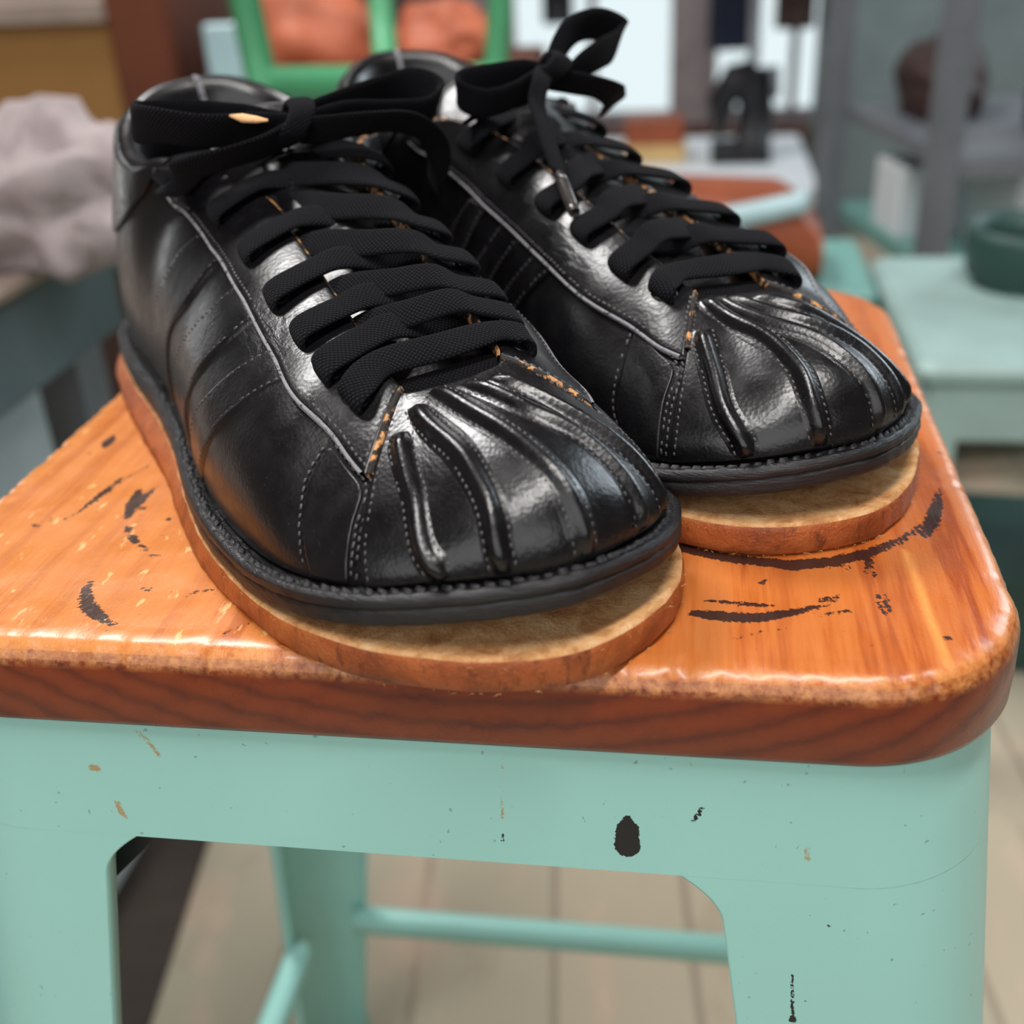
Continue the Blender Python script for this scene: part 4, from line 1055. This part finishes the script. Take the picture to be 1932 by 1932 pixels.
def onfloor(px, py):
    a = at(px, py, 1.0); b_ = at(px, py, 2.0); k = a.z/(a.z-b_.z); return a+(b_-a)*k
f0, f1 = onfloor(400, 1570), onfloor(285, 1932); e = (f1-f0).normalized(); nl = Vector((e.y, -e.x, 0))
if nl.x > 0: nl = -nl
b = MB(); q = [f0-e*.55, f1+e*.3, f1+e*.3+nl*.8, f0-e*.55+nl*.8]  # thin dark sheet added to put the shade on the boards into colour
b.add([(v.x, v.y, z) for z in (0, .006) for v in q], [(0, 1, 2, 3), (7, 6, 5, 4), (0, 4, 5, 1), (1, 5, 6, 2), (2, 6, 7, 3), (3, 7, 4, 0)])
mt = tag(b.build('floor_tone', M['mat']), 'dark sheet painting the shade on the boards at the left behind the front leg', 'mat')  # mat here is the added shade sheet

# --- ochre board cabinet with a brown post, top left
p = at(110, 160, 1.75); o = (p.x, p.y, 0)
t = thing('board_cabinet', 'tall ochre board cabinet with a dark brown corner post at the top left', 'cabinet', o)
part('cabinet_body', M['ochre'], t, [((o[0]-.75, o[1], .42), (o[0]+.105, o[1]+.45, at(110, 38, 1.75).z))], o, .004)
part('cabinet_top', M['grey_top'], t, [((o[0]-.77, o[1]-.02, at(110, 38, 1.75).z), (o[0]+.105, o[1]+.45, at(110, 38, 1.75).z+.03))], o, .004)
part('cabinet_base', M['dark_brown'], t, [((o[0]-.75, o[1]+.01, 0), (o[0]+.105, o[1]+.45, .42))], o)
part('corner_post', M['brown_wood'], t, [((o[0]+.105, o[1]-.02, 0), (o[0]+.20, o[1]+.45, H+.30))], o, .006)
p = at(372, 120, 2.55)
blob('burlap_sack', M['brown_wood'], (p.x-.02, p.y, 0), (.13, .10, .62), 'mottled brown sack standing between the cabinet and the green chair', 'sack', 9.0, .25)

# --- green chair
c0 = at(715, 200, 1.22); o = (c0.x, c0.y, 0)
t = thing('green_chair', 'green painted metal chair with slatted back behind the shoes', 'chair', o)
def tubes(name, mat, par, segs, r, org, flat=1.0):
    b = MB()
    for a, c in segs: b.tube([Vector(a)-Vector(org), Vector(c)-Vector(org)], r, 12)
    return b.build(name, mat, par, True)
def post(x0, y0, x1, y1, d, ext=1.0):
    a, c = at(x0, y0, d), at(x1, y1, d); return a+(a-c)*ext, c
a0, c0_ = post(462, 0, 506, 210, 1.2, .6); a1, c1_ = post(718, 0, 732, 170, 1.22, .8); a2, c2_ = post(944, 0, 936, 120, 1.24, 1.2)
zr = at(640, 160, 1.22).z
tubes('back_post', M['green'], t, [(a0, c0_+(c0_-a0).normalized()*.25)], .0165, o); tubes('back_slat', M['green'], t, [(a1, (c1_.x, c1_.y, zr))], .0135, o); tubes('back_post', M['green'], t, [(a2, c2_+(c2_-a2).normalized()*.34)], .0135, o)
q0, q1 = at(490, 158, 1.2), at(950, 150, 1.24)
b = MB(); b.tube([q0-Vector(o), q1-Vector(o)], .017, 12); b.build('back_rail', M['green'], t, True)
tp = (a0+a2)/2
b = MB(); b.tube([a0-Vector(o), a1-Vector(o), a2-Vector(o)], .015, 12); b.build('top_rail', M['green'], t, True)
x0, x1 = min(a0.x, c0_.x)-.02, max(a2.x, c2_.x)+.02; yb = o[1]+.03
part('seat', M['pale_teal'], t, [((x0, yb, .42), (x1+.02, yb+.34, .44))], o, .008)
for (x, y) in ((x0+.01, yb+.01), (x1-.02, yb+.01), (x0+.01, yb+.31), (x1-.02, yb+.31)): part('leg', M['green'], t, [((x, y, 0), (x+.025, y+.025, .42))], o)
p = at(440, 130, 1.5); b = MB(); R = Matrix.Rotation(.35, 3, 'Y')
o2 = thing('teal_board', 'glossy pale teal board leaning beside the green chair', 'board', (p.x, p.y, 0)); b.box((-.030, -.012, 0), (.034, .012, p.z+.055), bev=.004); b.build('board_face', M['pale_teal'], o2)
# low table with an orange leather bag beyond the chair
p = at(700, 128, 1.75); zt2 = p.z
o = (p.x, p.y, 0); t = thing('side_table', 'small brown wooden table behind the green chair carrying the leather bags', 'table', o)
part('table_top', M['brown_wood'], t, [((o[0]-.24, o[1]-.16, zt2-.03), (o[0]+.24, o[1]+.22, zt2))], o, .005)
for dx in (-.21, .17):
    for dy in (-.13, .16): part('leg', M['brown_wood'], t, [((o[0]+dx, o[1]+dy, 0), (o[0]+dx+.04, o[1]+dy+.04, zt2-.03))], o)
blob('leather_bag', M['orange_leather'], (p.x-.10, p.y, zt2), (.11, .07, .085), 'slumped orange leather bag seen between the first two green slats', 'bag', 1.0, .22, fr=1.6)
blob('leather_bag', M['orange_leather'], (p.x+.112, p.y+.02, zt2), (.082, .06, .055), 'low tan leather bag seen between the last two green slats', 'bag', 4.0, .3, fr=1.6)
blob('dark_pouch', M['dark_brown'], (p.x+.0, p.y+.145, zt2), (.09, .05, .13), 'dark brown pouch standing behind the orange leather bags', 'pouch', 6.0, .2, fr=1.5)

# --- white work table in the light of the shop windows
p = at(1340, 330, 2.3); ztw = p.z; o = (p.x, p.y, 0)
t = thing('work_table', 'white topped work table under the shop windows', 'table', o)
part('table_top', M['white'], t, [((o[0]-.42, o[1]-.14, ztw-.035), (o[0]+.20, o[1]+.40, ztw))], o, .004)
part('table_frame', M['dark_brown'], t, [((o[0]-.40, o[1]-.12, ztw-.11), (o[0]+.19, o[1]+.38, ztw-.036))], o, .004)
for dx in (-.39, .13):
    for dy in (-.11, .32): part('leg', M['dark_brown'], t, [((o[0]+dx, o[1]+dy, 0), (o[0]+dx+.05, o[1]+dy+.05, ztw-.11))], o)
q = at(1235, 275, 2.45)
b = MB(); b.box((-.065, -.05, 0), (.065, .05, .035), bev=.003); x = tag(b.build('straw_box', M['yellow']), 'flat straw-yellow box on the white table under the brown one', 'box'); x.location = (q.x, q.y, ztw)
b = MB(); b.box((-.06, -.045, 0), (.06, .045, .05), bev=.003); x = tag(b.build('brown_box', M['brown_leather']), 'brown box lying on top of the straw-yellow box', 'box'); x.location = (q.x, q.y, ztw+.035)
q = at(1395, 300, 2.42); o = (q.x, q.y, ztw)
t = thing('sewing_machine', 'black sewing machine on the white table against the windows', 'machine', o)
b = MB(); b.box((-.06, -.06, 0), (.06, .06, .03), bev=.004); b.build('base', M['black'], t)
b = MB(); b.tube([(.025, 0, .03), (.028, 0, .10), (.02, 0, .175)], [.038, .036, .036], 12); b.build('column', M['black'], t, True)
b = MB(); b.tube([(.03, 0, .165), (-.015, 0, .155), (-.04, 0, .12), (-.045, 0, .045)], [.034, .036, .030, .010], 12); b.build('arm', M['black'], t, True)
b = MB(); b.tube([(.055, 0, .15), (.072, 0, .15)], [.032, .032], 14); b.build('hand_wheel', M['steel'], t, True)
b = MB(); b.tube([(.02, 0, .19), (.015, 0, .42)], [.012, .012], 10); b.build('thread_stand', M['steel'], t, True)
# dark garments on hooks from a rail by the windows
t = thing('garment_rail', 'thin steel rail high in front of the shop windows', 'rail', (0, Y1-.35, 0))
b = MB(); b.tube([(-.6, 0, 1.22), (1.35, 0, 1.22)], .012, 10); b.tube([(-.58, 0, 0), (-.58, 0, 1.22)], .014, 10); b.tube([(1.33, 0, 0), (1.33, 0, 1.22)], .014, 10); b.build('rail_tube', M['steel'], t, True)
def garment(px, w, ybot, mat, label):
    q = at(px, ybot, 3.3); x = q.x; zbot = q.z; V = []; n = 26; Y = Y1-.35
    zs_ = np.linspace(1.235, zbot, 14)
    for z in zs_:
        k = .55+.45*min(1, (1.235-z)/.12)
        for i in range(n):
            a = 2*math.pi*i/n; V.append((math.cos(a)*w*k*(1+.1*math.sin(5*a)), math.sin(a)*.035*(1+.25*math.sin(7*a+z*5)), z))
    F = gridf(14, n, cj=True)+[tuple(range(n-1, -1, -1)), tuple(13*n+i for i in range(n))]
    o = mk('hanging_jacket', V, F, mat, None, True); o.location = (x, Y, 0); return tag(o, label, 'jacket', 'dark jackets on the window rail')
garment(1375, .055, 78, M['navy'], 'navy jacket hanging from the rail above the sewing machine')
garment(1062, .04, 34, M['black'], 'black jacket hanging from the rail nearest the green chair')
garment(1488, .05, 36, M['dark_brown'], 'dark wine-brown jacket hanging from the rail left of the grey shelf post')

# --- brown leather bag with a pale flap on a teal trolley
d = 1.25; q = at(1420, 545, d); o = (q.x, q.y, 0)
t = thing('teal_trolley', 'teal steel trolley directly behind the stool carrying the big brown bag', 'trolley', o)
part('tray', M['teal2'], t, [((o[0]-.16, o[1]-.02, q.z-.03), (o[0]+.13, o[1]+.20, q.z))], o, .005)
part('lower_tray', M['teal2'], t, [((o[0]-.16, o[1]-.02, .14), (o[0]+.13, o[1]+.20, .17))], o, .005)
for dx in (-.155, .105):
    for dy in (-.015, .175): part('leg', M['teal2'], t, [((o[0]+dx, o[1]+dy, 0), (o[0]+dx+.022, o[1]+dy+.022, q.z-.03))], o)
t = thing('leather_satchel', 'big brown leather satchel with a glossy pale flap behind the standing bow', 'bag', (o[0], o[1]+.07, q.z))
b = MB(); V = []
for i, x in enumerate(np.linspace(-.16, .072, 26)):
    hgt = .108-.012*(i/25)-.045*max(0, (i-19)/6)**2
    for k in range(20):
        a = 2*math.pi*k/20; V.append((x, .06*math.copysign(abs(math.cos(a))**.7, math.cos(a)), hgt*(.5+.5*math.copysign(abs(math.sin(a))**.6, math.sin(a)))))
F = gridf(26, 20, cj=True)+[tuple(range(19, -1, -1)), tuple(25*20+k for k in range(20))]
mk('bag_body', V, F, M['brown_leather'], t, True)
V = []
for i, x in enumerate(np.linspace(-.155, .052, 24)):
    zc_ = .050+.040*(i/23)**1.2; w_ = .013-.003*(i/23)
    for y, z in ((-.0655, zc_-w_), (-.0685, zc_-w_*.4), (-.0695, zc_+.002), (-.066, zc_+w_), (-.060, zc_+w_*1.3)): V.append((x, y, z))
fl = mk('flap', V, gridf(24, 5), M['pale_teal'], t, True); fl.modifiers.new('thick', 'SOLIDIFY').thickness = .003

# --- grey steel shelving with boxes at the right
pL, pR = at(1575, 200, 1.95), at(1778, 300, 1.55)
o = (pL.x, pL.y, 0); t = thing('steel_shelving', 'grey steel shelving with upright posts at the right', 'shelf', o)
ax = Vector((pR.x-pL.x, pR.y-pL.y, 0)); perp = Vector((-ax.y, ax.x, 0)).normalized()*-.60
if perp.x < 0: perp = -perp
posts = [Vector((pL.x, pL.y, 0)), Vector((pR.x, pR.y, 0)), Vector((pL.x, pL.y, 0))+perp, Vector((pR.x, pR.y, 0))+perp]
ang = math.atan2(ax.y, ax.x); RZ = Matrix.Rotation(ang, 3, 'Z')
for q in posts:
    b = MB(); b.box((-.018, -.018, 0), (.018, .018, 1.5), R=RZ, o=(q.x-o[0], q.y-o[1], 0)); b.build('post', M['steel'], t)
L = ax.length; ym = perp.length
sgn = 1 if (RZ.inverted() @ perp).y > 0 else -1
def shelf(z, mat, name='shelf_board'):
    b = MB(); y0, y1 = (.019, ym-.019) if sgn > 0 else (-ym+.019, -.019); b.box((-.02, y0, z-.022), (L+.02, y1, z), R=RZ); b.build(name, mat, t)
zsA = at(1680, 232, 1.8).z; zsB = at(1680, 455, 1.8).z
shelf(zsA, M['steel']); shelf(zsB, M['teal2']); shelf(.12, M['teal2'])
def onshelf(u, v, z):
    q = RZ @ Vector((L*u, ym*v*sgn, 0)); return (pL.x+q.x, pL.y+q.y, z)
def bx(name, size, mat, loc, label, cat, rot=0.0, group=None):
    b = MB(); x, y, z = size; b.box((-x/2, -y/2, 0), (x/2, y/2, z), bev=min(.004, z*.2)); o_ = tag(b.build(name, mat), label, cat, group); o_.location = loc; o_.rotation_euler = (0, 0, ang+rot); return o_
blob('leather_roll', M['dark_brown'], onshelf(.25, .22, zsA), (.07, .10, .075), 'dark brown leather roll on the upper grey shelf', 'roll', 3.0, .2, fr=1.5)
blob('leather_roll', M['black'], onshelf(.72, .38, zsA), (.05, .09, .06), 'black leather roll on the upper shelf behind the right post', 'roll', 8.0, .2, fr=1.5)
bx('white_box', (.11, .13, .105), M['white'], onshelf(.42, .16, zsB), 'white card box on the teal shelf between the two posts', 'box')
q = at(1905, 430, 1.72)
bx('white_box', (.14, .12, .16), M['white'], (q.x+.02, q.y, zsB), 'taller white card box on the teal shelf near the right edge', 'box', .1)
bx('brown_box', (.05, .08, .16), M['dark_brown'], onshelf(.12, .40, zsB), 'narrow dark brown box beside the left shelf post', 'box')

q = at(1775, 120, 2.75); o = (q.x, q.y, 0)
t = thing('grey_cupboard', 'large grey-teal cupboard standing behind the steel shelving', 'cupboard', o)
part('cupboard_body', M['cupboard'], t, [((o[0]-.26, o[1], 0), (o[0]+.42, o[1]+.35, 1.15))], o, .006)
part('door', M['cupboard'], t, [((o[0]-.255, o[1]-.018, .05), (o[0]+.05, o[1]-.001, 1.13))], o, .004)
part('door', M['cupboard'], t, [((o[0]+.056, o[1]-.018, .05), (o[0]+.415, o[1]-.001, 1.13))], o, .004)

# --- teal steel tub chair at the right, its pale seat tilted to the light
q = at(1848, 640, 1.05); o = (q.x+.012, q.y, 0)
t = thing('teal_chair', 'pale teal steel chair right behind the stool, cut by the right edge', 'chair', o)
part('seat', M['dusty_teal'], t, [((o[0]-.075, o[1]-.07, q.z-.02), (o[0]+.30, o[1]+.27, q.z))], o, .010)
part('apron', M['dusty_teal'], t, [((o[0]-.07, o[1]-.065, q.z-.075), (o[0]+.295, o[1]+.265, q.z-.02))], o, .008)
for dx, dy in ((-.07, -.065), (.255, -.065), (-.07, .225), (.255, .225)): part('leg', M['dusty_teal'], t, [((o[0]+dx, o[1]+dy, 0), (o[0]+dx+.035, o[1]+dy+.035, q.z-.07))], o)
b = MB(); V = [];
for z, r in ((0, .045), (.012, .06), (.05, .064), (.06, .062), (.06, .056), (.02, .05)):
    for k in range(28): a = 2*math.pi*k/28; V.append((math.cos(a)*r, math.sin(a)*r, z))
x = mk('green_bowl', V, gridf(6, 28, cj=True)+[tuple(range(27, -1, -1)), tuple(5*28+k for k in range(28))], M['green_glass'], None, True)
qq = at(1925, 585, 1.2); x.location = (qq.x, qq.y, q.z); tag(x, 'deep green bowl standing on the pale teal chair seat', 'bowl')

# --- odds and ends on the floor to the right
q = at(1790, 740, 1.55); blob('dark_mat_roll', M['dark_brown'], (q.x-.02, q.y+.30, 0), (.10, .09, .11), 'dark brown bundle on the floor under the shelving', 'bundle', 12.0, .25)
q = at(1850, 810, 1.3); bx('green_crate', (.22, .16, .12), M['green_glass'], (q.x+.03, q.y+.02, 0), 'deep green crate on the floor beneath the teal chair', 'crate', -.3)

# ---------------------------------------------------------------- light
w = bpy.data.worlds.new('world'); bpy.context.scene.world = w; w.use_nodes = True
bg = w.node_tree.nodes['Background']; bg.inputs[0].default_value = (.82, .94, .97, 1); bg.inputs[1].default_value = .92
def area(name, loc, target, sx, sy, power, col=(1, 1, 1), spread=180):
    L_ = bpy.data.lights.new(name, 'AREA'); L_.shape = 'RECTANGLE'; L_.size = sx; L_.size_y = sy; L_.energy = power; L_.color = col; L_.spread = math.radians(spread)
    o = bpy.data.objects.new(name, L_); C.objects.link(o); o.location = loc
    o.rotation_euler = (Vector(target)-Vector(loc)).to_track_quat('-Z', 'Y').to_euler(); return o
area('ceiling_lamp', (-.92, .95, 2.56), (-.2, .3, .66), .9, .45, 38, (1, .98, .96))
def bar_lamp(name, loc, direc, ln, wd, power, col):
    o = area(name, loc, (loc[0], loc[1], 0), ln, wd, power, col); o.rotation_euler = (0, 0, math.atan2(direc[1], direc[0])); return o
bar_lamp('ceiling_lamp', (.15, -.60, 2.56), (1.3, 1.5), 1.9, .24, 41, (1, .97, .94))
area('front_fill', (0, -2.45, 1.5), (0, 0, .75), 4.4, 2.4, 56, (.97, .98, 1))  # unseen fill light added behind the camera to lift the apron and front faces
area('side_window', (2.35, 2.2, 1.9), (0, 0, .7), 1.6, 1.5, 46, (.80, .92, 1))
area('back_left_window', (-2.15, 1.78, .72), (-.1, 0, .75), .28, .7, 2.2, (.95, .98, 1))

# ---------------------------------------------------------------- camera
cam = bpy.data.cameras.new('camera'); co = bpy.data.objects.new('camera', cam); C.objects.link(co)
co.matrix_world = Matrix(((CR[0], CU[0], -CW[0], CC[0]), (CR[1], CU[1], -CW[1], CC[1]), (CR[2], CU[2], -CW[2], CC[2]+H), (0, 0, 0, 1)))
cam.sensor_width = 36; cam.lens = CF/1932*36; cam.clip_start = .02; cam.clip_end = 60
cam.dof.use_dof = True; cam.dof.focus_distance = .298; cam.dof.aperture_fstop = cam.lens/5.0
bpy.context.scene.camera = co
sc = bpy.context.scene
sc.view_settings.view_transform = 'Standard'; sc.view_settings.look = 'None'; sc.view_settings.gamma = 1.0; sc.view_settings.use_curve_mapping = False
sc.view_settings.exposure = 0.10
